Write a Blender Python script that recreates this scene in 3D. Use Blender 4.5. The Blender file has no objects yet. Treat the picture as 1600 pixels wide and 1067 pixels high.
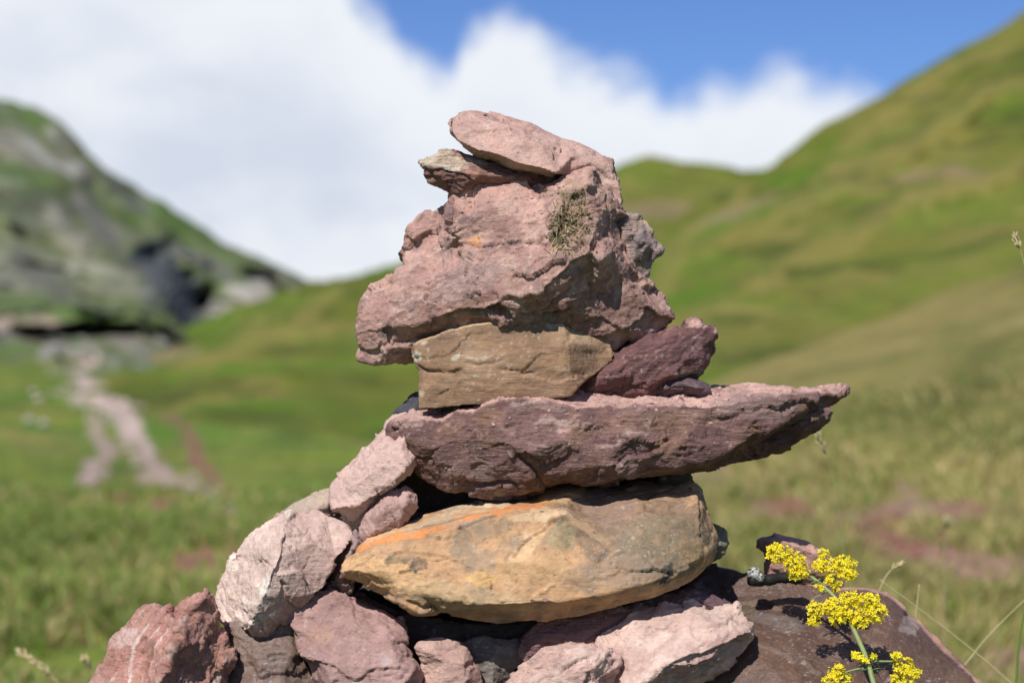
import bpy, math, random
import numpy as np
from mathutils import Vector
from mathutils.geometry import delaunay_2d_cdt

SC = bpy.context.scene
S = 0.0004          # metres covered by one photo pixel at the cairn
D = 1.3             # camera to cairn
H = 0.36            # camera height above the turf round the cairn
rad = math.radians

# ------------------------------------------------------------------ camera
cam_d = bpy.data.cameras.new("camera")
cam = bpy.data.objects.new("camera", cam_d)
SC.collection.objects.link(cam)
cam.location = (0, -D, H)
cam.rotation_euler = (rad(90), 0, 0)
cam_d.sensor_width = 23.5
cam_d.lens = 23.5 * D / (1600 * S)
cam_d.clip_start = 0.05
cam_d.clip_end = 6000
cam_d.dof.use_dof = True
cam_d.dof.focus_distance = D - 0.03
cam_d.dof.aperture_fstop = 5.2
SC.camera = cam

# ------------------------------------------------------------------ light
SUN_EL, SUN_AZ = rad(46), rad(-23)      # azimuth measured from straight behind the camera, negative = left
sun_dir = Vector((math.sin(SUN_AZ) * math.cos(SUN_EL), -math.cos(SUN_AZ) * math.cos(SUN_EL), math.sin(SUN_EL)))
sd = bpy.data.lights.new("sun", 'SUN')
sd.energy = 5.0
sd.angle = rad(0.53)
sd.color = (1.0, 0.955, 0.89)
sun = bpy.data.objects.new("sun", sd)
SC.collection.objects.link(sun)
sun.rotation_euler = sun_dir.to_track_quat('Z', 'Y').to_euler()
sun.location = (-1, -2, 4)

SC.view_settings.view_transform = 'Standard'
SC.view_settings.look = 'None'
SC.view_settings.gamma = 1
SC.view_settings.use_curve_mapping = False
SC.view_settings.exposure = 0.2
SC.render.engine = 'CYCLES'
SC.cycles.max_bounces = 6
SC.cycles.use_denoising = True

world = bpy.data.worlds.new("World")
SC.world = world
world.use_nodes = True


class NT:
    """short node helper"""
    def __init__(s, tree):
        s.t = tree; s.n = tree.nodes; s.l = tree.links
    def new(s, typ, **kw):
        n = s.n.new(typ)
        for k, v in kw.items():
            setattr(n, k, v)
        return n
    def link(s, a, b):
        s.l.new(a, b)
    def math(s, op, a, b=None, clamp=False):
        n = s.new('ShaderNodeMath', operation=op, use_clamp=clamp)
        for i, v in enumerate((a, b)):
            if v is None: continue
            if isinstance(v, (int, float)): n.inputs[i].default_value = v
            else: s.link(v, n.inputs[i])
        return n.outputs[0]
    def mix(s, fac, a, b, mode='MIX'):
        n = s.new('ShaderNodeMix', data_type='RGBA', blend_type=mode)
        for i, v in ((0, fac), (6, a), (7, b)):
            if isinstance(v, (int, float)): n.inputs[i].default_value = v
            elif isinstance(v, tuple): n.inputs[i].default_value = (*v, 1)[:4]
            else: s.link(v, n.inputs[i])
        return n.outputs[2]
    def noise(s, vec, scale, detail=4, rough=.55, dist=0.0):
        n = s.new('ShaderNodeTexNoise')
        n.inputs['Scale'].default_value = scale
        n.inputs['Detail'].default_value = detail
        n.inputs['Roughness'].default_value = rough
        n.inputs['Distortion'].default_value = dist
        s.link(vec, n.inputs['Vector'])
        return n.outputs['Fac']
    def mapping(s, vec, scale=(1, 1, 1), rot=(0, 0, 0), loc=(0, 0, 0)):
        n = s.new('ShaderNodeMapping')
        n.inputs['Scale'].default_value = scale
        n.inputs['Rotation'].default_value = rot
        n.inputs['Location'].default_value = loc
        s.link(vec, n.inputs['Vector'])
        return n.outputs[0]
    def smooth(s, v, a, b, lo=0.0, hi=1.0):
        n = s.new('ShaderNodeMapRange', interpolation_type='SMOOTHSTEP')
        n.inputs['From Min'].default_value = a; n.inputs['From Max'].default_value = b
        n.inputs['To Min'].default_value = lo; n.inputs['To Max'].default_value = hi
        s.link(v, n.inputs['Value'])
        return n.outputs[0]


# sky: clear mountain blue with one big cumulus bank behind the hills, scattered cloud elsewhere
def build_sky():
    t = NT(world.node_tree)
    for n in list(t.n): t.n.remove(n)
    out = t.new('ShaderNodeOutputWorld')
    bg = t.new('ShaderNodeBackground')
    sky = t.new('ShaderNodeTexSky', sky_type='NISHITA')
    sky.sun_disc = False
    sky.sun_elevation = SUN_EL
    sky.sun_rotation = math.pi - SUN_AZ
    sky.altitude = 1800
    sky.air_density = 1.0; sky.dust_density = 0.4; sky.ozone_density = 2.0
    tc = t.new('ShaderNodeTexCoord')
    sep = t.new('ShaderNodeSeparateXYZ'); t.link(tc.outputs['Generated'], sep.inputs[0])
    X, Y, Z = sep.outputs
    az = t.math('ARCTAN2', X, Y)                 # 0 = straight ahead
    el = t.math('ARCSINE', Z)
    # top of the cloud bank, elevation against azimuth
    pts = [(-700, -260), (0, -200), (480, -110), (560, -8), (600, 25), (625, 70), (655, 100), (690, 118), (712, 112), (722, 62), (745, 38), (790, 30),
           (825, 48), (855, 82), (885, 102), (925, 114), (985, 114), (1015, 132), (1050, 158), (1085, 156), (1105, 138),
           (1150, 146), (1195, 134), (1240, 122), (1290, 132), (1345, 152), (1420, 190), (1600, 230), (2000, 250)]
    A0, A1 = -0.5, 0.5; E0, E1 = -0.1, 0.3
    fc = t.new('ShaderNodeFloatCurve')
    c = fc.mapping.curves[0]
    P = []
    for px, py in pts:
        x = (px - 800) * S; z = (533 - py) * S
        a = math.atan2(x, D); e = math.atan2(z, math.hypot(x, D))
        P.append(((a - A0) / (A1 - A0), (e - E0) / (E1 - E0)))
    P = [(0.0, P[0][1])] + P + [(1.0, P[-1][1])]
    while len(c.points) < len(P): c.points.new(0.5, 0.5)
    for i, p in enumerate(P):
        c.points[i].location = p
        c.points[i].handle_type = 'AUTO_CLAMPED'
    fc.mapping.update()
    t.link(t.smooth(az, A0, A1), fc.inputs['Value'])
    n_ = t.new('ShaderNodeMapRange'); n_.inputs['From Min'].default_value = A0; n_.inputs['From Max'].default_value = A1
    t.link(az, n_.inputs['Value']); t.link(n_.outputs[0], fc.inputs['Value'])
    top = t.math('ADD', t.math('MULTIPLY', fc.outputs[0], E1 - E0), E0)
    vec = t.mapping(tc.outputs['Generated'], (1, 1, 1.3))
    puff = t.noise(vec, 26, 6, .6)
    puff2 = t.noise(vec, 7, 5, .55)
    puff3 = t.noise(vec, 75, 5, .6)
    edge = t.math('ADD', t.math('SUBTRACT', top, el), t.math('MULTIPLY', t.math('SUBTRACT', puff, .5), .040))
    edge = t.math('ADD', edge, t.math('MULTIPLY', t.math('SUBTRACT', puff3, .5), .016))
    bank = t.smooth(edge, -0.014, 0.016)
    # all round: fair-weather cloud by noise
    gen = t.smooth(t.math('ADD', puff2, t.math('MULTIPLY', Z, -.10)), .50, .58)
    front = t.smooth(t.math('ABSOLUTE', az), .42, .62)        # beyond the bank's ends the scattered cloud takes over
    lowmask = t.smooth(el, .16, .24)
    gmask = t.math('MULTIPLY', gen, t.math('MAXIMUM', front, lowmask))
    fac = t.math('MAXIMUM', t.math('MULTIPLY', bank, t.math('SUBTRACT', 1.0, front)), gmask)
    # cloud tone: bright tops, blue-grey base
    shade = t.noise(t.mapping(tc.outputs['Generated'], (1, 1, 1.9)), 9.0, 5, .55)
    depth = t.smooth(edge, 0.01, 0.10)
    tone = t.math('MULTIPLY', depth, t.smooth(shade, .30, .66))
    ccol = t.mix(tone, (7.5, 7.8, 8.3), (5.7, 6.2, 7.2))
    blue = t.mix(1.0, sky.outputs[0], (.43, .56, .86), 'MULTIPLY')
    col = t.mix(fac, blue, ccol)
    t.link(col, bg.inputs['Color'])
    bg.inputs['Strength'].default_value = 0.1
    t.link(bg.outputs[0], out.inputs['Surface'])


build_sky()

# ------------------------------------------------------------------ noise in numpy
_rs = np.random.RandomState(7)
_perm = _rs.permutation(256); _perm = np.concatenate([_perm] * 3)
_grad = _rs.normal(size=(256, 3)); _grad /= np.linalg.norm(_grad, axis=1)[:, None]
_jit = _rs.rand(256, 3)
_dir = _rs.normal(size=(256, 3)); _dir /= np.linalg.norm(_dir, axis=1)[:, None]


def _h(i, j, k):
    return _perm[(_perm[(_perm[i & 255] + j) & 255] + k) & 255]


_gx, _gy, _gz = (np.ascontiguousarray(_grad[:, i_], dtype=np.float32) for i_ in range(3))
_perm = _perm.astype(np.int32)


def perlin(P):
    P = np.asarray(P)
    res = np.empty(len(P), np.float32)
    for s0 in range(0, len(P), 16384):                  # in cache-sized pieces
        Q = P[s0:s0 + 16384]
        Fl = np.floor(Q); F = (Q - Fl).astype(np.float32); I = Fl.astype(np.int32)
        U = F * F * F * (F * (F * 6 - 15) + 10)
        x, y, z = F[:, 0], F[:, 1], F[:, 2]
        ux, uy, uz = U[:, 0], U[:, 1], U[:, 2]
        ky, kz = I[:, 1] & 255, I[:, 2] & 255
        vx = []
        for a in (0, 1):
            pa = _perm[(I[:, 0] + a) & 255]; vy = []
            for b in (0, 1):
                pb = _perm[pa + ky + b]; vz = []
                for c in (0, 1):
                    h = _perm[pb + kz + c]
                    vz.append(_gx[h] * (x - a) + _gy[h] * (y - b) + _gz[h] * (z - c))
                vy.append(vz[0] + uz * (vz[1] - vz[0]))
            vx.append(vy[0] + uy * (vy[1] - vy[0]))
        res[s0:s0 + 16384] = (vx[0] + ux * (vx[1] - vx[0])) * 1.6
    return res


def fbm(P, octv=4, gain=.5, lac=2.03):
    r = 0; a = 1.0; s = 0
    for i in range(octv):
        r = r + a * perlin(P + 17.3 * i); s += a
        P = P * lac; a *= gain
    return r / s * 1.4


def ridged(P, octv=4, gain=.55):
    r = 0; a = 1.0; s = 0
    for i in range(octv):
        r = r + a * (1 - 2.4 * np.abs(perlin(P + 9.1 * i))); s += a
        P = P * 2.07; a *= gain
    return r / s


def worley(P):
    """planar chips: every cell is a small tilted plane; returns its height, cell id, border distance"""
    o = [_worley(P[i:i + 16384]) for i in range(0, len(P), 16384)]
    return tuple(np.concatenate([q[k] for q in o]) for k in range(3))


def _worley(P):
    I = np.floor(P).astype(np.int64)
    best = np.full(len(P), 1e9); sec = np.full(len(P), 1e9); bid = np.zeros(len(P), int)
    bv = np.zeros((len(P), 3))
    for a in (-1, 0, 1):
        for b in (-1, 0, 1):
            for c in (-1, 0, 1):
                h = _h(I[:, 0] + a, I[:, 1] + b, I[:, 2] + c)
                V = P - (I + np.array([a, b, c]) + _jit[h])
                d = np.einsum('ij,ij->i', V, V)
                m = d < best
                sec = np.where(m, best, np.minimum(sec, d))
                best = np.where(m, d, best); bid = np.where(m, h, bid)
                bv[m] = V[m]
    hgt = np.einsum('ij,ij->i', bv, _dir[bid])
    return hgt, bid, np.sqrt(sec) - np.sqrt(best)


def ss(x, a, b):
    t = np.clip((x - a) / (b - a), 0, 1)
    return t * t * (3 - 2 * t)


# ------------------------------------------------------------------ object helpers
def W(px, py, y=0.0):
    """a place in the scene: photo column, photo row, distance behind the cairn's axis (all in units of S)"""
    k = (D + y * S) / D
    return ((px - 800) * S * k, y * S, H + (533 - py) * S * k)


def tag(o, label=None, cat=None, group=None, kind=None):
    if label: o['label'] = label
    if cat: o['category'] = cat
    if group: o['group'] = group
    if kind: o['kind'] = kind
    return o


def link(name, me, mat=None, parent=None):
    o = bpy.data.objects.new(name, me)
    SC.collection.objects.link(o)
    if mat is not None: me.materials.append(mat)
    if parent is not None: o.parent = parent
    return o


def mesh_np(name, V, F, col=None, smooth=True):
    me = bpy.data.meshes.new(name)
    F = np.asarray(F); n, k = F.shape
    me.vertices.add(len(V)); me.vertices.foreach_set('co', np.asarray(V, dtype=np.float32).ravel())
    me.loops.add(n * k); me.loops.foreach_set('vertex_index', F.ravel().astype(np.int32))
    me.polygons.add(n); me.polygons.foreach_set('loop_start', np.arange(0, n * k, k, dtype=np.int32))
    me.polygons.foreach_set('use_smooth', np.full(n, smooth))
    me.update(calc_edges=True)
    if col is not None: set_col(me, col)
    return me


def set_col(me, col, name='col'):
    a = me.color_attributes.new(name, 'FLOAT_COLOR', 'POINT')
    c = np.ones((len(me.vertices), 4), dtype=np.float32); c[:, :3] = col
    a.data.foreach_set('color', c.ravel())


def principled(name):
    m = bpy.data.materials.new(name); m.use_nodes = True
    t = NT(m.node_tree)
    return m, t, t.n['Principled BSDF']


def rock_mat(name, rough=.86, bump=.5, grain=.22, ang=0.0, strata=.5, spec=.25, glint=0.0, fine=1.0, chip=.28):
    """weathered stone: pigment from the attribute, mineral grain, cleavage streaks, small pits"""
    m, t, b = principled(name)
    at = t.new('ShaderNodeAttribute', attribute_name='col')
    geo = t.new('ShaderNodeNewGeometry')
    pos = geo.outputs['Position']
    n1 = t.noise(pos, 900 * fine, 3, .7)
    n2 = t.noise(pos, 160, 5, .65)
    st = t.noise(t.mapping(pos, (60, 60, 620), (0, ang, 0)), 1.0, 5, .65, .6)
    g = t.math('ADD', t.math('MULTIPLY', t.math('SUBTRACT', n1, .5), grain * 1.5),
               t.math('MULTIPLY', t.math('SUBTRACT', n2, .5), grain * 1.6))
    g = t.math('ADD', g, t.math('MULTIPLY', t.math('SUBTRACT', st, .5), grain * 1.3 * strata))
    val = t.math('ADD', g, 1.0)
    hsv = t.new('ShaderNodeHueSaturation'); t.link(val, hsv.inputs['Value']); t.link(at.outputs['Color'], hsv.inputs['Color'])
    vor = t.new('ShaderNodeTexVoronoi'); vor.inputs['Scale'].default_value = 420; t.link(pos, vor.inputs['Vector'])
    sp = t.smooth(vor.outputs['Distance'], .10, .22, 1.0, 0.0)
    spm = t.math('MULTIPLY', sp, t.smooth(n2, .5, .62))
    col = t.mix(t.math('MULTIPLY', spm, .30), hsv.outputs[0], (.50, .43, .39))
    t.link(col, b.inputs['Base Color'])
    b.inputs['Roughness'].default_value = rough
    b.inputs['Specular IOR Level'].default_value = spec
    if glint:
        t.link(t.smooth(n1, .35, .7, rough - glint, min(1, rough + .1)), b.inputs['Roughness'])
    wv = t.new('ShaderNodeVectorMath', operation='ADD')
    nn = t.new('ShaderNodeTexNoise'); nn.inputs['Scale'].default_value = 90; nn.inputs['Detail'].default_value = 4; t.link(pos, nn.inputs['Vector'])
    sc_ = t.new('ShaderNodeVectorMath', operation='SCALE'); sc_.inputs['Scale'].default_value = .012; t.link(nn.outputs['Color'], sc_.inputs[0])
    t.link(pos, wv.inputs[0]); t.link(sc_.outputs[0], wv.inputs[1])
    chips = None
    for csc, fl, wt in ((95, 2.6, 3.0), (260, 2.0, 1.0)):
        cv = t.new('ShaderNodeTexVoronoi', feature='F1'); cv.inputs['Scale'].default_value = 1.0
        t.link(t.mapping(wv.outputs[0], (csc, csc, csc * fl), (0, ang, 0)), cv.inputs['Vector'])
        sp_ = t.new('ShaderNodeSeparateColor'); t.link(cv.outputs['Color'], sp_.inputs[0])
        h_ = t.math('MULTIPLY', t.math('ADD', sp_.outputs[0], t.math('MULTIPLY', cv.outputs['Distance'], .6)), wt)
        chips = h_ if chips is None else t.math('ADD', chips, h_)
    hgt = t.math('ADD', t.math('MULTIPLY', chips, chip), 0.0)
    hgt = t.math('ADD', hgt, t.math('MULTIPLY', n1, .7))
    hgt = t.math('ADD', hgt, t.math('ADD', t.math('MULTIPLY', n2, 1.1), t.math('MULTIPLY', st, 1.8 * strata)))
    bp = t.new('ShaderNodeBump'); bp.inputs['Strength'].default_value = bump; bp.inputs['Distance'].default_value = .0016
    t.link(hgt, bp.inputs['Height']); t.link(bp.outputs[0], b.inputs['Normal'])
    return m


# ------------------------------------------------------------------ stones
CROPS = dict(A=(540, 160, .3375), B=(540, 470, .3375), C=(860, 470, .3375), D=(320, 600, .3375),
             E=(120, 780, .3375), F=(620, 740, .3875), G=(1060, 780, .3375), P=(0, 0, 1.0))


def polydist(qx, qy, pts):
    """distance to a polyline, side sign (positive = right of travel as seen in the picture, i.e. below a line drawn left to right), param"""
    best = np.full(len(qx), 1e9); sg = np.zeros(len(qx)); par = np.zeros(len(qx))
    n = len(pts) - 1
    for i in range(n):
        ax, ay = pts[i]; bx, by = pts[i + 1]
        dx, dy = bx - ax, by - ay; L = dx * dx + dy * dy + 1e-9
        t = np.clip(((qx - ax) * dx + (qy - ay) * dy) / L, 0, 1)
        ex = qx - ax - t * dx; ey = qy - ay - t * dy
        d = np.hypot(ex, ey); m = d < best
        best = np.where(m, d, best); sg = np.where(m, np.sign(dx * (qy - ay) - dy * (qx - ax)), sg)
        par = np.where(m, (i + t) / n, par)
    return best, sg, par


def rock(name, crop, outline, inner, y0, T, mat, label, style, color, rim=0.0, vox=2.5, cracks=(), steps=(), group=None, seed=0, backshrink=.78):
    ox, oy, k = CROPS[crop]
    f2 = lambda x, y: (ox + x * k, oy + y * k)
    V2 = []; Dp = []; edges = []
    for p in outline:
        V2.append(f2(p[0], p[1])); Dp.append(p[2] if len(p) > 2 else rim)
    n = len(V2)
    for it in inner:
        pl = it if isinstance(it, list) else [it]
        s0 = len(V2)
        for p in pl:
            V2.append(f2(p[0], p[1])); Dp.append(p[2])
        edges += [(s0 + i, s0 + i + 1) for i in range(len(pl) - 1)]
    ov, oe, of, og, _, _ = delaunay_2d_cdt([Vector((x, -y)) for x, y in V2], edges, [list(range(n))], 1, 1e-3)
    A2 = np.array(V2); AD = np.array(Dp)
    dep = []
    for i, v in enumerate(ov):
        if og[i]: dep.append(Dp[og[i][0]])
        else:
            d = np.hypot(A2[:, 0] - v[0], A2[:, 1] + v[1]); j = np.argsort(d)[:3]
            w = 1 / (d[j] + 1); dep.append(float((AD[j] * w).sum() / w.sum()))
    verts = [W(v[0], -v[1], y0 - d) for v, d in zip(ov, dep)]
    faces = [list(f) for f in of]
    # boundary loop of the front
    bl = []
    cnt = {}
    for f in faces:
        for a, b in zip(f, f[1:] + f[:1]): cnt[(a, b)] = 1
    nxt = {a: b for (a, b) in cnt if (b, a) not in cnt}
    st = next(iter(nxt)); cur = st
    while True:
        bl.append(cur); cur = nxt[cur]
        if cur == st or len(bl) > 5000: break
    cx = float(np.mean([ov[i][0] for i in bl])); cy = float(np.mean([-ov[i][1] for i in bl]))
    prev = bl
    rr = random.Random(seed * 7 + 3)
    for sh, dy in ((.97, .28), (backshrink, .72), (backshrink * .55, 1.0)):
        ring = []
        for i in bl:
            x, y = ov[i][0], -ov[i][1]
            q = sh * rr.uniform(.96, 1.03)
            verts.append(W(cx + (x - cx) * q, cy + (y - cy) * q, y0 - dep[i] * (1 - dy) + T * dy * rr.uniform(.92, 1.08)))
            ring.append(len(verts) - 1)
        m = len(bl)
        for a in range(m):
            b = (a + 1) % m
            faces.append([prev[b], prev[a], ring[a], ring[b]])
        prev = ring
    verts.append(W(cx, cy, y0 + T)); c = len(verts) - 1
    for a in range(len(prev)):
        faces.append([prev[(a + 1) % len(prev)], prev[a], c])
    me = bpy.data.meshes.new(name); me.from_pydata(verts, [], faces); me.update()
    tmp = bpy.data.objects.new('tmp', me); SC.collection.objects.link(tmp)
    md = tmp.modifiers.new('r', 'REMESH'); md.mode = 'VOXEL'; md.voxel_size = vox * S; md.adaptivity = 0
    dg = bpy.context.evaluated_depsgraph_get()
    m2 = bpy.data.meshes.new_from_object(tmp.evaluated_get(dg))
    bpy.data.objects.remove(tmp)
    N = len(m2.vertices)
    co = np.empty(N * 3, dtype=np.float32); m2.vertices.foreach_get('co', co); co = co.reshape(-1, 3).astype(float)
    no = np.empty(N * 3, dtype=np.float32); m2.vertex_normals.foreach_get('vector', no); no = no.reshape(-1, 3).astype(float)
    P = co / S + seed * 131.7
    st_ = dict(ang=0, tilt=0, lump=(90, 5), chip=((70, 6), (26, 2.2)), flat=3.0, layer=(60, 14, 2.0), fine=(9, .9), warp=8, smooth=0)
    st_.update(style)
    # light smoothing of the coarse facets
    if st_['smooth']:
        ne = len(m2.edges); ed = np.empty(ne * 2, dtype=np.int32); m2.edges.foreach_get('vertices', ed); ed = ed.reshape(-1, 2)
        deg = np.bincount(ed.ravel(), minlength=N)[:, None]
        for _ in range(st_['smooth']):
            acc = np.zeros_like(co)
            for q in range(3):
                acc[:, q] = np.bincount(ed[:, 0], co[ed[:, 1], q], N) + np.bincount(ed[:, 1], co[ed[:, 0], q], N)
            co = co * .5 + acc / deg * .5
    a = rad(st_['ang']); ti = rad(st_['tilt'])
    # axes along / across the bedding
    e1 = np.array([math.cos(a), 0, math.sin(a)])
    e3 = np.array([-math.sin(a) * math.cos(ti), math.sin(ti), math.cos(a) * math.cos(ti)])
    e2 = np.cross(e3, e1)
    R = np.stack([P @ e1, P @ e2, P @ e3], 1)
    wp = np.stack([fbm(P / 60 + 5, 3), fbm(P / 60 + 25, 3), fbm(P / 60 + 45, 3)], 1) * st_['warp']
    Rw = R + wp
    disp = np.zeros(N)
    ls, la = st_['lump']; disp += la * fbm(P / ls, 3)
    fl = st_['flat']
    edges_d = np.ones(N)
    for j, (cs, ca) in enumerate(st_['chip']):
        ca = ca * (1.35, .75, .8)[j]
        hg, bid, bd = worley(Rw / np.array([cs, cs, cs / fl]) + j * 31.3)
        disp += ca * np.clip(hg, -.9, .9)
        edges_d = np.minimum(edges_d, bd * cs / 14)
    Lx, Lz, Lam = st_['layer']
    lay = ridged(Rw / np.array([Lx, Lx, Lz]), 4, .6)
    disp += .75 * Lam * lay
    # hairline cracks running with the bedding
    cf = np.abs(perlin(Rw / np.array([75, 75, 13]) + 3.7)); cm = ss(fbm(Rw / 55 + 12, 3), -.05, .3)
    disp -= st_.get('hair', 2.6) * np.exp(-(cf / .035) ** 2) * cm
    cf = np.abs(perlin(Rw / np.array([30, 30, 22]) + 13.7)); cm = ss(fbm(Rw / 35 + 42, 3), .1, .4)
    disp -= .6 * st_.get('hair', 2.6) * np.exp(-(cf / .04) ** 2) * cm
    fs, fa = st_['fine']
    fn = fbm(P / fs, 3, .6); disp += fa * fn
    # picture-plane coordinates of every point, for drawn cracks and ledges on the front
    kk = (D + co[:, 1]) / D
    qx = co[:, 0] / kk / S + 800; qy = 533 - (co[:, 2] - H) / kk / S
    jx = qx + 3.0 * fbm(P / 14 + 3, 3); jy = qy + 3.0 * fbm(P / 14 + 8, 3)
    front = ss(-no[:, 1], -.25, .1)
    for ck in cracks:
        pts, wd, dpth = ck[:3]
        pts = [f2(*p) for p in pts]
        d, sg, par = polydist(jx, jy, pts)
        taper = np.clip(np.minimum(par, 1 - par) * 6, .25, 1)
        disp -= dpth * np.exp(-(d / (wd * taper)) ** 2) * front * taper
    for sp in steps:
        pts, hgt, fall = sp[:3]
        pts = [f2(*p) for p in pts]
        d, sg, par = polydist(jx, jy, pts)
        taper = ss(np.minimum(par, 1 - par), 0, .12)
        disp += hgt * np.exp(-d / fall) * ss(sg * d, -1.2, 1.2) * front * taper
    co2 = co + no * (disp * S)[:, None]
    m2.vertices.foreach_set('co', co2.astype(np.float32).ravel())
    m2.polygons.foreach_set('use_smooth', np.ones(len(m2.polygons), dtype=bool))
    m2.update()
    # pigment; on some stones blobs also hold painted light or shade
    C = np.tile(np.array(color['base'], float), (N, 1))
    for (c2, sc, lo, hi, amt, mode) in color.get('mix', ()):
        if mode == 'lay': f = fbm(Rw / np.array([sc * 5, sc * 5, sc]) + 71, 4, .6)
        elif mode == 'ridge': f = ridged(P / sc + 33, 4)
        elif mode == 'cell':
            hg, bid, bd = worley(Rw / sc + 3.3); f = (bid / 255.) * 2 - 1
        else: f = fbm(P / sc + 91, 5, .6)
        w = ss(f, lo, hi)[:, None] * amt
        C = C * (1 - w) + np.array(c2) * w
    for (c2, amt, n0) in color.get('dust', ()):
        f = no[:, 2] + .5 * fbm(P / 30 + 11, 4, .6)
        w = (ss(f, n0, n0 + .45) * amt)[:, None]
        C = C * (1 - w) + np.array(c2) * w
    jx2 = qx + 9 * fbm(P / 30 + 13, 4, .62); jy2 = qy + 9 * fbm(P / 30 + 18, 4, .62)
    for (bx, by, rx, ry, an, c2, amt) in color.get('blobs', ()):
        x, y = f2(bx, by); an = rad(an)
        dx, dy = jx2 - x, jy2 - y
        u = (dx * math.cos(an) + dy * math.sin(an)) / (rx * k); v = (-dx * math.sin(an) + dy * math.cos(an)) / (ry * k)
        r = np.sqrt(u * u + v * v)
        w = (ss(1.15 - r + .35 * fbm(P / 9 + 60, 4, .65), 0, .26) * amt * front * (.8 + .6 * fbm(P / 12, 3)))[:, None].clip(0, 1)
        C = C * (1 - w) + np.array(c2) * w
    for (pts, wd, c2, amt) in color.get('veins', ()):
        d, sg, par = polydist(qx + 2.5 * fbm(P / 16 + 3, 4), qy + 2.5 * fbm(P / 16 + 8, 4), [f2(*p) for p in pts])
        w = (ss(wd - d, 0, wd * .5) * amt * front * (.8 + .5 * fbm(P / 20 + 50, 3)))[:, None].clip(0, 1)
        C = C * (1 - w) + np.array(c2) * w
    C = C * np.array((1.02, 1.0, .93))
    C *= (1 + .22 * fbm(P / 85 + 140, 3))[:, None]
    pt = ss(fbm(P / 40 + 210, 3), -.05, .3)
    w = (ss(fbm(P / 5.5 + 200, 3, .6), .34, .5) * pt * .38)[:, None]; C = C * (1 - w) + np.array((.52, .46, .42)) * w
    w = (ss(fbm(P / 8 + 300, 3, .65), .36, .55) * (1 - pt) * .5)[:, None]; C = C * (1 - w) + C * .35 * w
    C *= (1 + .10 * fn + .08 * fbm(P / 4, 2))[:, None]
    set_col(m2, np.clip(C, .008, .85))
    m2.name = name
    o = link(name, m2, mat)
    tag(o, label, 'stone', group)
    return o


# pigments (linear reflectance)
PINK = (.40, .255, .235); PALE = (.53, .40, .37); DUST = (.53, .34, .31); PURP = (.15, .082, .080); DPURP = (.125, .062, .068)
MAUVE = (.27, .17, .165); GREYP = (.22, .185, .19); TAN = (.30, .215, .13); OCH = (.42, .29, .155); SAND = (.55, .41, .26)
ORNG = (.55, .23, .075); BRN = (.135, .07, .052); GREY = (.12, .112, .108); WHT = (.62, .57, .53); OLIVE = (.16, .135, .08); REDB = (.27, .12, .10)

M_pink = rock_mat('pink_sandstone', bump=.75, grain=.26, strata=.3)
M_slate = rock_mat('purple_slate', rough=.68, bump=.8, grain=.42, ang=rad(6), strata=1.0, spec=.35, glint=.12)
M_flake = rock_mat('dark_slate', rough=.72, bump=.7, grain=.30, ang=rad(-32), strata=1.0, spec=.35, glint=.12)
M_tan = rock_mat('tan_sandstone', rough=.9, bump=.4, grain=.18, ang=rad(4), strata=.7, chip=.12)
M_och = rock_mat('ochre_stone', rough=.82, bump=.36, grain=.22, ang=rad(-4), strata=.7, chip=.12)
M_pale = rock_mat('pale_slate', rough=.85, bump=.55, grain=.2, ang=rad(-55), strata=.7)
M_brn = rock_mat('brown_stone', rough=.5, bump=.5, grain=.42, strata=.3, spec=.5, glint=.18, chip=.14)
M_dark = rock_mat('dark_grey_stone', rough=.85, bump=.5, grain=.25, strata=.3)

CG = "stones of the cairn"


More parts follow.
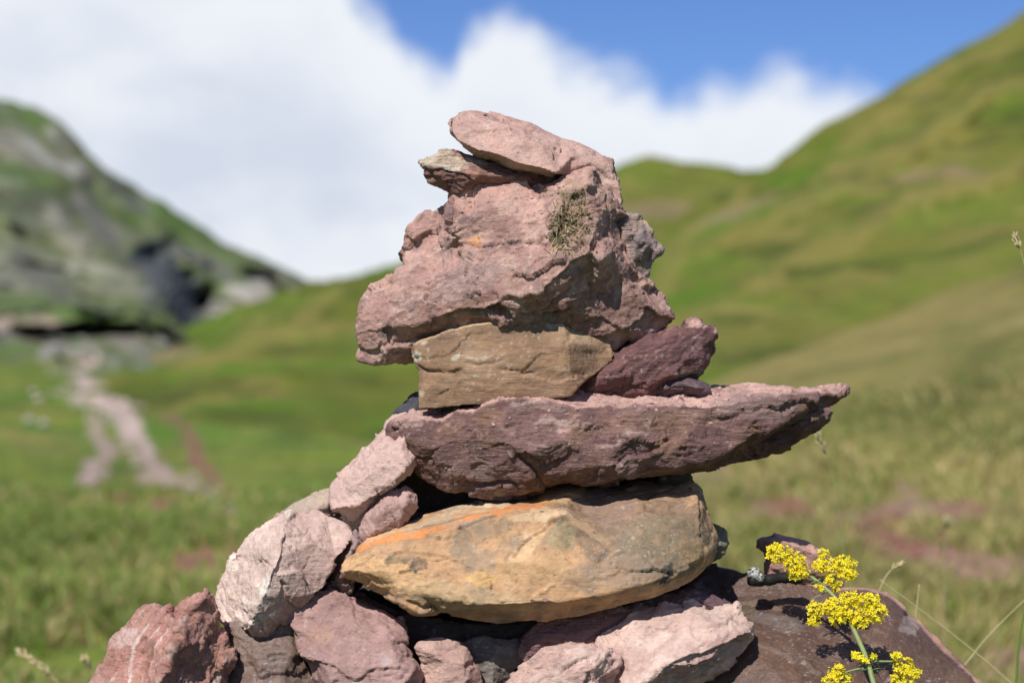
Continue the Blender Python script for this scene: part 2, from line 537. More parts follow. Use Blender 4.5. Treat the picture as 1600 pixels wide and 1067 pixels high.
def stones():
    slate_col = dict(base=PURP, mix=[(MAUVE, 45, -.1, .5, .8, 'lay'), (DPURP, 30, .05, .45, .75, 'lay'), ((.24, .14, .085), 70, .1, .5, .5, 'n'), (PALE, 22, .34, .6, .45, 'lay')],
                     dust=[(DUST, .9, .55)])
    # 1 top
    rock('stone', 'A', [(470, 80, 10), (480, 60, 0), (520, 48, -20), (590, 42, -30), (660, 48, -40), (740, 70, -45), (800, 80, -50), (850, 88, -50), (920, 135, -45),
          (1000, 165, -45), (1080, 190, -45), (1160, 225, -40), (1220, 265, -30), (1250, 320, -20), (1268, 390, -10), (1280, 460, -5), (1275, 500, -5),
          (1190, 490, -15), (1120, 380, 0), (1000, 344, 15), (960, 345, 15), (880, 325, 15), (790, 318, 10), (700, 272, 10), (610, 252, 10), (540, 215, 10), (500, 178, 12), (472, 130, 12)],
         [[(488, 130, 28), (520, 175, 34), (610, 222, 45), (700, 240, 52), (800, 282, 52), (900, 300, 52), (975, 325, 50)], (600, 110, 22), (720, 130, 25), (850, 180, 28), (560, 90, 15), (900, 200, 25),
          (1060, 240, 5), (1150, 300, -5), (1210, 380, -10), (1180, 440, -15), (820, 120, 0)],
         15, 130, M_pink, "smooth pink elongated stone leaning on the very top of the cairn",
         dict(ang=-22, lump=(80, 6), chip=((75, 4), (22, 1.2)), layer=(70, 12, .8), fine=(7, .8)),
         dict(base=(.44, .285, .26), mix=[(PALE, 50, -.1, .6, .5, 'n'), ((.30, .18, .17), 35, .15, .6, .6, 'n'), ((.46, .33, .24), 24, .3, .6, .5, 'n')]),
         cracks=[([(520, 190), (610, 235), (700, 255), (800, 296), (900, 315), (980, 335)], 2, 3), ([(760, 150), (780, 165), (800, 170)], 1.5, 1.5)], seed=1, group=CG)
    # 2 flake
    rock('stone', 'A', [(335, 270), (360, 262), (400, 243), (440, 228), (480, 224), (540, 238), (600, 246), (640, 262), (720, 292), (800, 314), (900, 328), (980, 348),
          (940, 390), (750, 395), (620, 395), (560, 410), (500, 435), (465, 415), (440, 398), (395, 372), (370, 335), (365, 308)],
         [[(350, 282, 10), (400, 292, 22), (470, 310, 30), (530, 322, 34), (640, 335, 32), (800, 345, 25)], (450, 350, 22), (560, 375, 25), (480, 265, 8), (600, 290, 22), (700, 320, 18)],
         25, 90, M_slate, "thin layered purple flake with a white weathered end, jutting left beneath the top stone",
         dict(ang=-8, lump=(60, 3), chip=((50, 3.5), (16, 1.8)), flat=4, layer=(40, 7, 2.4), fine=(6, .8)),
         dict(base=(.22, .115, .10), mix=[(MAUVE, 20, 0, .5, .8, 'lay'), (DPURP, 15, .1, .4, .7, 'lay')],
              blobs=[(430, 262, 120, 42, 8, (.52, .44, .36), .95), (610, 275, 60, 22, 20, (.36, .32, .30), .7), (570, 330, 40, 22, 10, (.45, .25, .2), .7)], veins=[([(350, 285), (420, 290), (520, 310)], 2, WHT, .6)]),
         cracks=[([(370, 300), (450, 318), (520, 335), (560, 350), (600, 375)], 2, 4), ([(400, 340), (450, 365), (520, 380)], 1.5, 2), ([(380, 262), (450, 262), (520, 275)], 1.2, 2)], seed=2, group=CG)
    # 3b right fin
    rock('stone', 'A', [(1240, 515), (1265, 508), (1300, 503), (1345, 520), (1390, 550), (1415, 580), (1425, 615), (1450, 640), (1472, 675), (1465, 705), (1440, 722), (1410, 745),
          (1402, 790), (1385, 830), (1300, 850), (1220, 800), (1210, 620)],
         [[(1290, 540, 20), (1350, 620, 35), (1400, 660, 25), (1440, 690, 15)], (1330, 740, 25), (1280, 640, 15)], 50, 110, M_slate,
         "grey purple slab standing on edge behind the right side of the big crumbly stone",
         dict(ang=60, lump=(60, 5), chip=((45, 4), (16, 1.6)), layer=(50, 9, 1.6)),
         dict(base=(.24, .185, .19), mix=[(MAUVE, 30, 0, .5, .7, 'n'), ((.34, .24, .17), 25, .25, .5, .7, 'n')], veins=[([(1280, 580), (1300, 660), (1340, 770)], 3, (.36, .25, .2), .8), ([(1270, 512), (1340, 520), (1400, 560), (1440, 640), (1466, 690)], 3, (.42, .33, .26), .7)]), seed=3, group=CG)
    # 3 boulder
    bo = [(50, 1000), (52, 960), (80, 910), (130, 845), (190, 830), (230, 790), (248, 760, -25), (243, 700, -45), (262, 620, -50), (290, 570, -50), (340, 530, -50), (400, 500, -50), (460, 480, -45),
          (490, 465, -30), (495, 430, -25), (540, 405, -25), (600, 390, -25), (680, 378, -20), (740, 385, -15), (790, 350, -10), (850, 345, -10), (950, 350, 0), (1000, 338, 20), (1060, 322, 30), (1130, 310, 25),
          (1170, 330, 10), (1190, 378, 0), (1230, 400, -10), (1260, 480, -15), (1290, 560, -15), (1320, 680, -15), (1370, 760, -15), (1410, 820, -20), (1440, 870, -20), (1490, 930, -20), (1512, 970, -20), (1512, 1010, -25), (1490, 1045, -25),
          (1440, 1075, -20), (1395, 1085, -10), (1340, 1108, -10), (1245, 1150, -10), (1150, 1130), (900, 1100), (600, 1120), (400, 1180), (310, 1203), (200, 1216), (130, 1208), (60, 1180, -10), (58, 1165, -10), (78, 1150, -10), (65, 1108, 0), (52, 1078, 0)]
    rock('stone', 'A', bo,
         [[(75, 1000, 15), (160, 1040, 40), (300, 1030, 58), (400, 1000, 68), (520, 960, 75), (640, 960, 88), (760, 910, 94), (900, 870, 105), (1000, 790, 112), (1050, 730, 118), (1140, 690, 104)],
          (300, 1120, 35), (180, 1140, 25), (700, 1010, 62), (900, 960, 68), (1050, 960, 60), (1100, 1040, 20), (1300, 1050, 20), (1200, 1000, 30), (600, 1060, 30),
          [(215, 800, 5), (260, 785, 15), (340, 745, 10), (420, 735, 0), (470, 690, 5), (530, 660, 18)], (540, 430, 0), [(495, 470, 28), (478, 560, 34), (500, 620, 36), (540, 655, 40)], (600, 540, 44), (650, 620, 54), (610, 650, 55),
          (350, 660, -38), (400, 610, -38), (300, 600, -40), (440, 620, -25), (455, 510, -40), (450, 580, -42),
          [(560, 650, 40), (700, 640, 66), (760, 625, 80), (860, 640, 82), (960, 660, 98)], (860, 550, 70), [(860, 545, 72), (940, 530, 76), (1000, 460, 74)], (980, 400, 58), (780, 410, 25), (700, 480, 45), (860, 730, 92),
          (1020, 390, 58), (1120, 400, 55), (1160, 550, 72), (1060, 650, 98), (970, 590, 92), (200, 880, 25), (330, 840, 40), (450, 800, 52), (560, 750, 60), (640, 715, 70), (420, 900, 62), (640, 870, 84), (760, 800, 90),
          (1200, 470, 30), (1210, 600, 52), (1270, 750, 45), (1340, 880, 30), (1420, 960, 15)],
         20, 200, M_pink, "big crumbly pink boulder with a straw-covered face, wider than the tan block it sits on",
         dict(ang=14, lump=(110, 5), chip=((95, 11), (40, 5), (15, 2.2)), flat=1.9, layer=(60, 12, 1.3), fine=(5, .9), warp=10, smooth=0, hair=1.5),
         dict(base=(.33, .20, .185), mix=[((.43, .29, .26), 55, -.1, .3, .85, 'n'), ((.22, .15, .15), 34, .1, .38, .8, 'n'), ((.52, .40, .36), 18, .2, .5, .6, 'n'), ((.17, .10, .09), 12, .3, .6, .5, 'n'), ((.20, .105, .085), 50, .28, .6, .6, 'lay')],
              dust=[((.50, .315, .28), .55, .45)],
              blobs=[(1040, 480, 75, 110, 10, (.25, .19, .115), .6), (1040, 610, 90, 80, 10, (.26, .2, .13), .45), (595, 645, 35, 18, 0, (.55, .28, .12), .8), (560, 820, 170, 80, -20, (.27, .19, .19), .75),
                     (1000, 1000, 450, 90, -10, (.14, .07, .06), .45), (1330, 900, 170, 150, 40, (.2, .12, .11), .5), (1240, 620, 50, 160, -10, (.27, .17, .14), .5), (960, 590, 30, 60, 10, (.07, .055, .05), .6), (770, 640, 40, 14, 0, (.13, .1, .1), .7)]),  # large dark blobs paint the shade of the underside and right side
         cracks=[([(900, 960), (1000, 900), (1080, 840), (1140, 790)], 2.6, 7), ([(780, 960), (860, 975), (900, 955)], 2.5, 6), ([(390, 1010), (430, 1045), (520, 1040)], 2, 4), ([(1050, 1010), (1180, 1000), (1300, 1060)], 2, 5),
                 ([(560, 1030), (640, 1010), (720, 1030)], 2, 4), ([(470, 540), (480, 600), (540, 650)], 3, 7), ([(630, 720), (640, 780), (620, 840)], 1.5, 3), ([(1190, 400), (1215, 520), (1225, 640), (1290, 760)], 2, 5), ([(1000, 340), (985, 470), (960, 540)], 1.5, 3),
                 ([(160, 1130), (260, 1115), (330, 1130)], 2, 4), ([(1020, 900), (1130, 880), (1230, 900)], 2, 4), ([(700, 1040), (880, 1030), (1000, 1060)], 2, 5)],
         steps=[([(400, 1020), (520, 955), (640, 955), (740, 905), (900, 880), (1050, 740), (1140, 690)], -9, 26), ([(540, 650), (700, 645), (860, 640), (960, 660)], -6, 18)], seed=4, group=CG)
    # 4 tan block
    rock('stone', 'B', [(305, 195, 5), (312, 178, -20), (360, 152, -40), (420, 124, -50), (500, 98, -55), (580, 86, -55), (700, 76, -55), (800, 68, -50), (900, 62, -30), (1010, 56, -20), (1080, 62, -20), (1140, 88, -20), (1185, 115, -20),
          (1202, 150, -15), (1225, 190, -12), (1245, 250, -10), (1240, 275, -5), (1180, 320, 0), (1112, 370, 15), (1080, 400, 38), (1050, 440, 36), (800, 470, 36), (600, 480, 36), (440, 495, 34), (338, 500, 30), (335, 420, 22), (329, 320, 20), (318, 290, 15), (308, 240, 12)],
         [[(318, 205, 26), (345, 182, 32), (450, 145, 38), (560, 115, 40), (700, 100, 40), (800, 92, 38), (900, 80, 34), (1000, 75, 26)], [(1000, 75, 26), (1025, 200, 44), (1040, 330, 46), (1085, 392, 44)],
          (500, 300, 46), (700, 250, 45), (345, 290, 34), (350, 330, 32), (360, 420, 36), (700, 400, 44), (900, 300, 46), (1150, 200, 8), (1120, 300, 18)],
         0, 170, M_tan, "squarish tan brown block between the big pink boulder and the long purple slab",
         dict(ang=3, lump=(120, 4), chip=((110, 2.2), (26, .8)), flat=2.5, layer=(90, 14, .8), fine=(6, .5), hair=1.0),
         dict(base=(.268, .168, .113), mix=[((.34, .23, .155), 70, -.1, .5, .7, 'n'), ((.19, .125, .09), 40, .05, .4, .7, 'lay'), ((.30, .175, .09), 60, .2, .6, .5, 'n')], dust=[((.50, .37, .24), .8, .3)],
              blobs=[(560, 260, 50, 7, 3, (.42, .38, .33), .6), (640, 262, 40, 10, -8, (.42, .38, .33), .6), (330, 262, 18, 20, 0, (.55, .5, .44), .8), (360, 205, 16, 14, 0, (.5, .47, .4), .7), (388, 240, 8, 8, 0, (.5, .47, .4), .7), (386, 270, 8, 8, 0, (.5, .47, .4), .7), (350, 420, 16, 16, 0, (.5, .45, .36), .7),
                     (975, 100, 50, 26, 0, (.34, .32, .29), .7), (600, 350, 16, 8, 0, (.42, .38, .33), .6), (980, 315, 20, 12, 0, (.40, .36, .30), .6), (510, 258, 20, 12, 0, (.52, .5, .45), .8), (1120, 200, 70, 90, 0, (.24, .17, .12), .5)]),
         cracks=[([(320, 292), (345, 312), (385, 324), (430, 326), (490, 322)], 2.0, 4.5), ([(540, 283), (600, 292), (680, 288), (745, 268)], 1.5, 3), ([(700, 318), (780, 320), (830, 336), (890, 325)], 1.4, 2.8), ([(910, 230), (960, 228), (1000, 236)], 1.2, 2),
                 ([(1000, 90), (1020, 200), (1035, 320)], 1.2, 1.5), ([(560, 350), (620, 372), (700, 378)], 1, 1.2)],
         steps=[([(320, 292), (385, 324), (490, 322), (560, 300)], -3.5, 30)], seed=5, group=CG)
    # 5 purple flake
    rock('stone', 'C', [(100, 400), (140, 378), (190, 335), (250, 290), (310, 240), (360, 205), (430, 165), (460, 155), (500, 157), (540, 135), (590, 122), (620, 118), (625, 96), (660, 80), (700, 78), (735, 108), (777, 132), (778, 150),
          (750, 190), (742, 240), (738, 282), (705, 325), (680, 365), (640, 420), (500, 460), (300, 460), (120, 430)],
         [[(200, 350, 20), (330, 260, 32), (470, 190, 36), (600, 140, 34), (700, 122, 30), (765, 140, 15)], [(420, 420, 30), (560, 330, 42), (700, 250, 34), (755, 160, 18)], (350, 330, 36), (250, 370, 30), (600, 220, 40), (690, 180, 34), (690, 330, 20), (470, 280, 44)],
         25, 110, M_flake, "dark purple flake tilted up right of the tan block, pink crumb on its tip",
         dict(ang=34, lump=(70, 4), chip=((60, 5), (20, 2.0)), flat=3.5, layer=(60, 9, 2.2), fine=(6, .8)),
         dict(base=DPURP, mix=[((.17, .08, .08), 35, -.1, .5, .7, 'lay'), ((.09, .05, .05), 30, .1, .5, .6, 'n'), (MAUVE, 18, .35, .6, .5, 'lay')], dust=[((.36, .2, .19), .35, .75)],
              blobs=[(670, 95, 50, 24, 5, DUST, .95), (762, 140, 14, 10, 0, DUST, .8), (640, 330, 60, 12, -10, (.3, .27, .26), .5)]),
         cracks=[([(300, 300), (400, 230), (500, 200)], 1.5, 2.5), ([(480, 350), (600, 270), (700, 220)], 1.5, 3), ([(380, 400), (440, 410), (480, 380)], 2, 4)], seed=6, group=CG)
    rock('stone', 'C', [(460, 425), (500, 385), (535, 360), (570, 350), (640, 348), (700, 375), (745, 395), (740, 430), (480, 440)], [(600, 375, 20), (680, 400, 20), (540, 400, 20)], 10, 60, M_flake,
         "small dark stone tucked beneath the tilted purple flake on the long slab", dict(lump=(40, 3), chip=((30, 3), (12, 1))), dict(base=(.10, .065, .08), mix=[((.2, .15, .16), 20, .1, .5, .6, 'n')]), seed=7, group=CG)
    # 7 long slab
    c = 948
    so = [(203, 600, 0), (206, 570, -5), (225, 530, -30), (300, 500, -60), (380, 485, -70), (480, 465, -80), (600, 445, -80), (680, 430, -80), (740, 420, -80), (800, 405, -75), (870, 393, -70), (960, 383, -70), (1010, 395, -70), (1080, 400, -70), (1120, 388, -65), (1180, 392, -65),
          (1240, 390, -65), (1290, 408, -70), (1380, 420, -75), (1450, 412, -75), (1508, 400, -75), (1588, 402, -70), (1668, 393, -65), (1740, 397, -60), (1808, 398, -55), (1908, 385, -35), (2000, 392, -25), (2070, 398, -15), (2148, 410, -5), (2188, 419, 5), (2238, 400, -5), (2308, 392, -5), (2330, 402, -5),
          (2328, 425, -5), (2278, 465, -5), (2250, 500, -5), (2240, 520, -5), (2238, 560, -5), (2198, 600, -8), (2138, 620, -8), (2078, 665, -8), (2028, 695, -8), (1948, 725, -8), (1868, 738, -8), (1778, 755, -5), (1688, 775, 0), (1588, 795, 0), (1488, 800, 5), (1348, 820, 5), (1188, 855, 10),
          (1098, 850, 30), (1000, 842, 35), (948, 850, 35), (880, 865, 35), (800, 900, 30), (700, 907, 25), (600, 897, 25), (500, 880, 20), (440, 865, 15), (380, 830, 10), (330, 800, 5), (290, 750, 0), (265, 690, 0), (225, 660, 0), (207, 632, 0)]
    rock('stone', 'B', so,
         [[(215, 590, 12), (260, 560, 30), (340, 545, 40), (440, 548, 46), (520, 520, 48), (600, 525, 52), (680, 480, 54), (760, 465, 55), (870, 462, 58), (1000, 475, 60), (1150, 495, 60), (1268, 495, 62), (1400, 470, 62), (1560, 490, 64), (1700, 480, 60), (1850, 465, 52), (2000, 450, 42), (2120, 440, 32), (2180, 432, 24)],
          (300, 640, 45), (400, 690, 62), (520, 640, 72), (700, 640, 86), (1000, 640, 96), (1300, 640, 94), (1600, 610, 88), (1900, 545, 62), (480, 790, 45), (620, 720, 70), (850, 700, 92), (1200, 740, 88), (1500, 700, 84),
          [(1160, 838, 62), (1300, 815, 70), (1400, 795, 72), (1550, 762, 72), (1650, 738, 70), (1780, 695, 64), (1900, 635, 56), (2020, 565, 46), (2100, 515, 38), (2180, 448, 26)],
          [(1500, 790, 20), (1720, 740, 12), (1870, 690, 4), (2010, 605, 0), (2100, 545, 0), (2190, 465, 4), (2230, 430, 8)], (1990, 660, 14), (2130, 580, 14), (2200, 520, 12), (2280, 430, 12),
          (600, 830, 48), (800, 830, 62), (900, 800, 66), (330, 730, 28), (700, 870, 40), (1000, 800, 72)],
         10, 160, M_slate, "long dark purple slab laid across the cairn, its pointed end overhanging to the right",
         dict(ang=6, tilt=25, lump=(110, 7), chip=((120, 6), (46, 1.9), (15, 1.1)), flat=4.5, layer=(120, 9, 1.7), fine=(6, .7), warp=22, smooth=1), slate_col | dict(
              blobs=[(300, 540, 90, 45, -10, (.46, .31, .29), .8), (1500, 450, 330, 34, 0, DUST, .8), (700, 450, 300, 20, -14, DUST, .7), (1080, 740, 60, 80, 20, (.26, .15, .15), .4), (1900, 480, 180, 60, 5, (.2, .14, .135), .6), (2290, 420, 40, 30, -30, (.30, .19, .17), .7), (1450, 560, 300, 50, -5, (.22, .13, .085), .5), (320, 740, 100, 100, 50, (.2, .115, .08), .5)]),
         cracks=[([(770, 680), (800, 735), (860, 785), (900, 835), (925, 862)], 2.4, 7), ([(500, 862), (580, 835), (680, 845), (760, 830), (830, 870)], 2.6, 8), ([(265, 690), (330, 720), (400, 740), (440, 790)], 2, 4.5), ([(1070, 560), (1150, 590), (1260, 570), (1330, 545)], 1.8, 4),
                 ([(1000, 560), (900, 600), (760, 650), (640, 690)], 1.5, 2.5), ([(1380, 740), (1480, 700), (1600, 720)], 1.4, 2.5), ([(1700, 560), (1850, 520), (2000, 490)], 1.4, 2.5), ([(640, 560), (560, 580), (480, 640)], 1.5, 2.5), ([(2240, 520), (2180, 560), (2080, 600)], 1.8, 4), ([(1948, 722), (1990, 690), (2080, 640)], 1.5, 3), ([(940, 385), (905, 410)], 2, 3)],
         steps=[([(770, 680), (800, 735), (860, 785), (900, 835), (925, 862)], 9, 45), ([(440, 548), (520, 520), (600, 525), (680, 480), (870, 460), (1080, 500), (1268, 480), (1560, 495), (1850, 470)], 5, 14), ([(1070, 560), (1150, 590), (1260, 570), (1330, 545)], -4, 22), ([(500, 870), (600, 835), (700, 850), (830, 870)], -8, 16)], seed=8, group=CG)
    # 8 dark behind
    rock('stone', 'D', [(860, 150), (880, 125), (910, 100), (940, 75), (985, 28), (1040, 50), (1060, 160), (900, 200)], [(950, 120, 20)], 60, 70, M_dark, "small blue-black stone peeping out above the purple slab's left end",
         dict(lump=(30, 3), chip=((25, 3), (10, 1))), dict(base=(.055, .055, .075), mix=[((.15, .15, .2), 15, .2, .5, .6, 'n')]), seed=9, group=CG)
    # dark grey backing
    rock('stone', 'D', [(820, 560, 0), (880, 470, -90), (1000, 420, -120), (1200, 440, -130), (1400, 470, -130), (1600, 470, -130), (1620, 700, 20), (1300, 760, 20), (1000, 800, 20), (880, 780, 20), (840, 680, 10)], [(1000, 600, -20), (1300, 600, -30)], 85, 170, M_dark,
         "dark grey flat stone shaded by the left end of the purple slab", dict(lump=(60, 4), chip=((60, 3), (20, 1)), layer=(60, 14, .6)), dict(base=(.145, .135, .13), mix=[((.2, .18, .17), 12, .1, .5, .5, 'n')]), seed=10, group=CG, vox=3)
    rock('stone', 'C', [(500, 820), (560, 790), (640, 790), (648, 822), (640, 850), (560, 860), (500, 850)], [(580, 825, 10)], 30, 60, M_dark, "small black pebble wedged between the purple slab and the ochre stone at its right", dict(lump=(30, 2), chip=((20, 2),)), dict(base=(.06, .045, .045)), seed=11, group=CG)
    # 12 tan-grey behind
    rock('stone', 'D', [(300, 640), (330, 606), (400, 562), (500, 510), (560, 485), (620, 480), (640, 560), (600, 680), (400, 720)], [(450, 600, 30), (560, 560, 30), (400, 620, 20)], 60, 120, M_pink, "beige grey stone mostly hidden behind the large pale rock on the left",
         dict(lump=(60, 4), chip=((50, 3), (18, 1.2))), dict(base=(.40, .32, .27), mix=[((.3, .22, .18), 30, 0, .5, .6, 'n'), ((.5, .38, .25), 20, .25, .5, .6, 'n')]), seed=12, group=CG)
    # 10 pale slab
    rock('stone', 'D', [(582, 470, -15), (600, 440, -20), (650, 390, -25), (720, 310, -30), (790, 245, -30), (840, 190, -30), (868, 150, -30), (930, 130, -20), (990, 170, 0), (1000, 300, 15), (985, 370, 20), (965, 392, 20), (940, 432, 20), (880, 476, 20), (818, 505, 18), (805, 550, 15),
          (745, 602, 10), (685, 637, 5), (658, 632, 5), (648, 612, 5), (612, 604, 5), (582, 580, 5), (578, 525, -5)],
         [[(590, 578, 22), (650, 570, 32), (700, 560, 38), (760, 540, 42), (815, 498, 46), (880, 455, 52), (940, 375, 50), (900, 290, 40)], (700, 430, 25), (780, 330, 22), (840, 260, 20), (650, 480, 20), (860, 380, 40), (660, 600, 22), (730, 580, 25)],
         5, 90, M_pale, "pale pink pitted slab sloping down left from the end of the purple slab",
         dict(ang=-50, lump=(80, 5), chip=((70, 4), (24, 2.2)), flat=2.2, layer=(50, 12, 1.6), fine=(7, 1.0)),
         dict(base=(.47, .33, .31), mix=[(PALE, 50, -.1, .5, .6, 'n'), ((.36, .24, .23), 20, .2, .55, .7, 'n')]),
         cracks=[([(700, 430), (650, 470), (620, 520)], 1.5, 2.5), ([(860, 470), (900, 440), (960, 370)], 1.6, 3), ([(760, 380), (720, 420)], 2, 2)],
         steps=[([(590, 580), (650, 572), (700, 585), (740, 545), (815, 500)], -7, 14), ([(650, 480), (720, 440), (800, 400)], 3, 20)], seed=13, group=CG)
    # 11 small pink
    rock('stone', 'D', [(712, 700), (715, 670), (728, 635), (760, 590), (800, 528), (850, 484), (880, 492), (930, 472), (965, 478), (990, 505), (990, 540), (962, 600), (932, 665), (920, 730), (820, 750), (730, 740)], [(800, 600, 28), (860, 540, 30), (920, 560, 28), (900, 640, 24), (780, 680, 26), (940, 510, 20)], -15, 70, M_pale,
         "small rounded mauve stone leaning below the pale slab, left of the ochre stone", dict(ang=-60, lump=(50, 4), chip=((45, 3), (16, 1.2)), layer=(40, 10, .9)), dict(base=(.36, .235, .23), mix=[((.46, .31, .29), 35, -.1, .5, .6, 'n'), (WHT, 14, .42, .6, .4, 'lay')]), seed=14, group=CG)
    # 14 lump + dark
    rock('stone', 'D', [(560, 955), (580, 920), (600, 860), (630, 790), (660, 730), (685, 680), (700, 668), (715, 690), (745, 720), (752, 760), (720, 800), (690, 860), (680, 960), (640, 1000), (570, 1000)],
         [[(680, 700, 20), (700, 740, 35), (660, 800, 30), (620, 900, 25)], (720, 740, 20)], 0, 80, M_pale, "narrow grey mauve stone squeezed between the large pale rock and the ochre stone's tip",
         dict(lump=(40, 4), chip=((30, 3), (12, 1.2))), dict(base=(.30, .22, .23), mix=[((.2, .16, .19), 20, 0, .5, .7, 'n'), ((.45, .32, .3), 14, .25, .5, .6, 'n')], blobs=[(620, 920, 60, 90, 0, (.2, .12, .12), .7)]), seed=15, group=CG)
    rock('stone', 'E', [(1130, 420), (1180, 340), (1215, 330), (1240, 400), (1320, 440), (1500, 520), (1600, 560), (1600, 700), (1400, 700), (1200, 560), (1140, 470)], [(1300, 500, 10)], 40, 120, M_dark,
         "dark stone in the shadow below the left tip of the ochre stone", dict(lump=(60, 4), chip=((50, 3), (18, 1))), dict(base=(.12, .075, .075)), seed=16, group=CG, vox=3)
    # 9 ochre stone
    yo = [(-230, 388, 20), (-226, 362, 10), (-217, 344, 0), (-190, 328, -10), (-164, 318, -10), (-158, 300, -15), (-130, 283, -20), (-77, 253, -30), (10, 213, -40), (97, 179, -50), (184, 144, -55), (271, 122, -60), (330, 108, -60), (393, 103, -60), (430, 108, -60), (460, 118, -60), (520, 98, -90), (560, 66, -110), (600, 50, -110), (690, 40, -115),
          (760, 50, -115), (830, 52, -115), (900, 53, -115), (1000, 40, -110), (1100, 28, -100), (1180, 17, -90), (1215, 30, -85), (1240, 60, -75), (1248, 100, -65), (1258, 150, -55), (1280, 195, -45), (1295, 250, -35), (1290, 300, -30), (1272, 352, -25),
          (1240, 390, -20), (1150, 455, 42), (1050, 490, 52), (930, 520, 57), (800, 547, 57), (700, 582, 57), (600, 600, 57), (500, 606, 57), (400, 610, 57), (300, 592, 57), (230, 572, 57), (180, 550, 57), (110, 553, 62), (60, 543, 62), (20, 512, 62), (-60, 485, 20), (-120, 458, 20), (-190, 430, 20), (-225, 412, 20)]
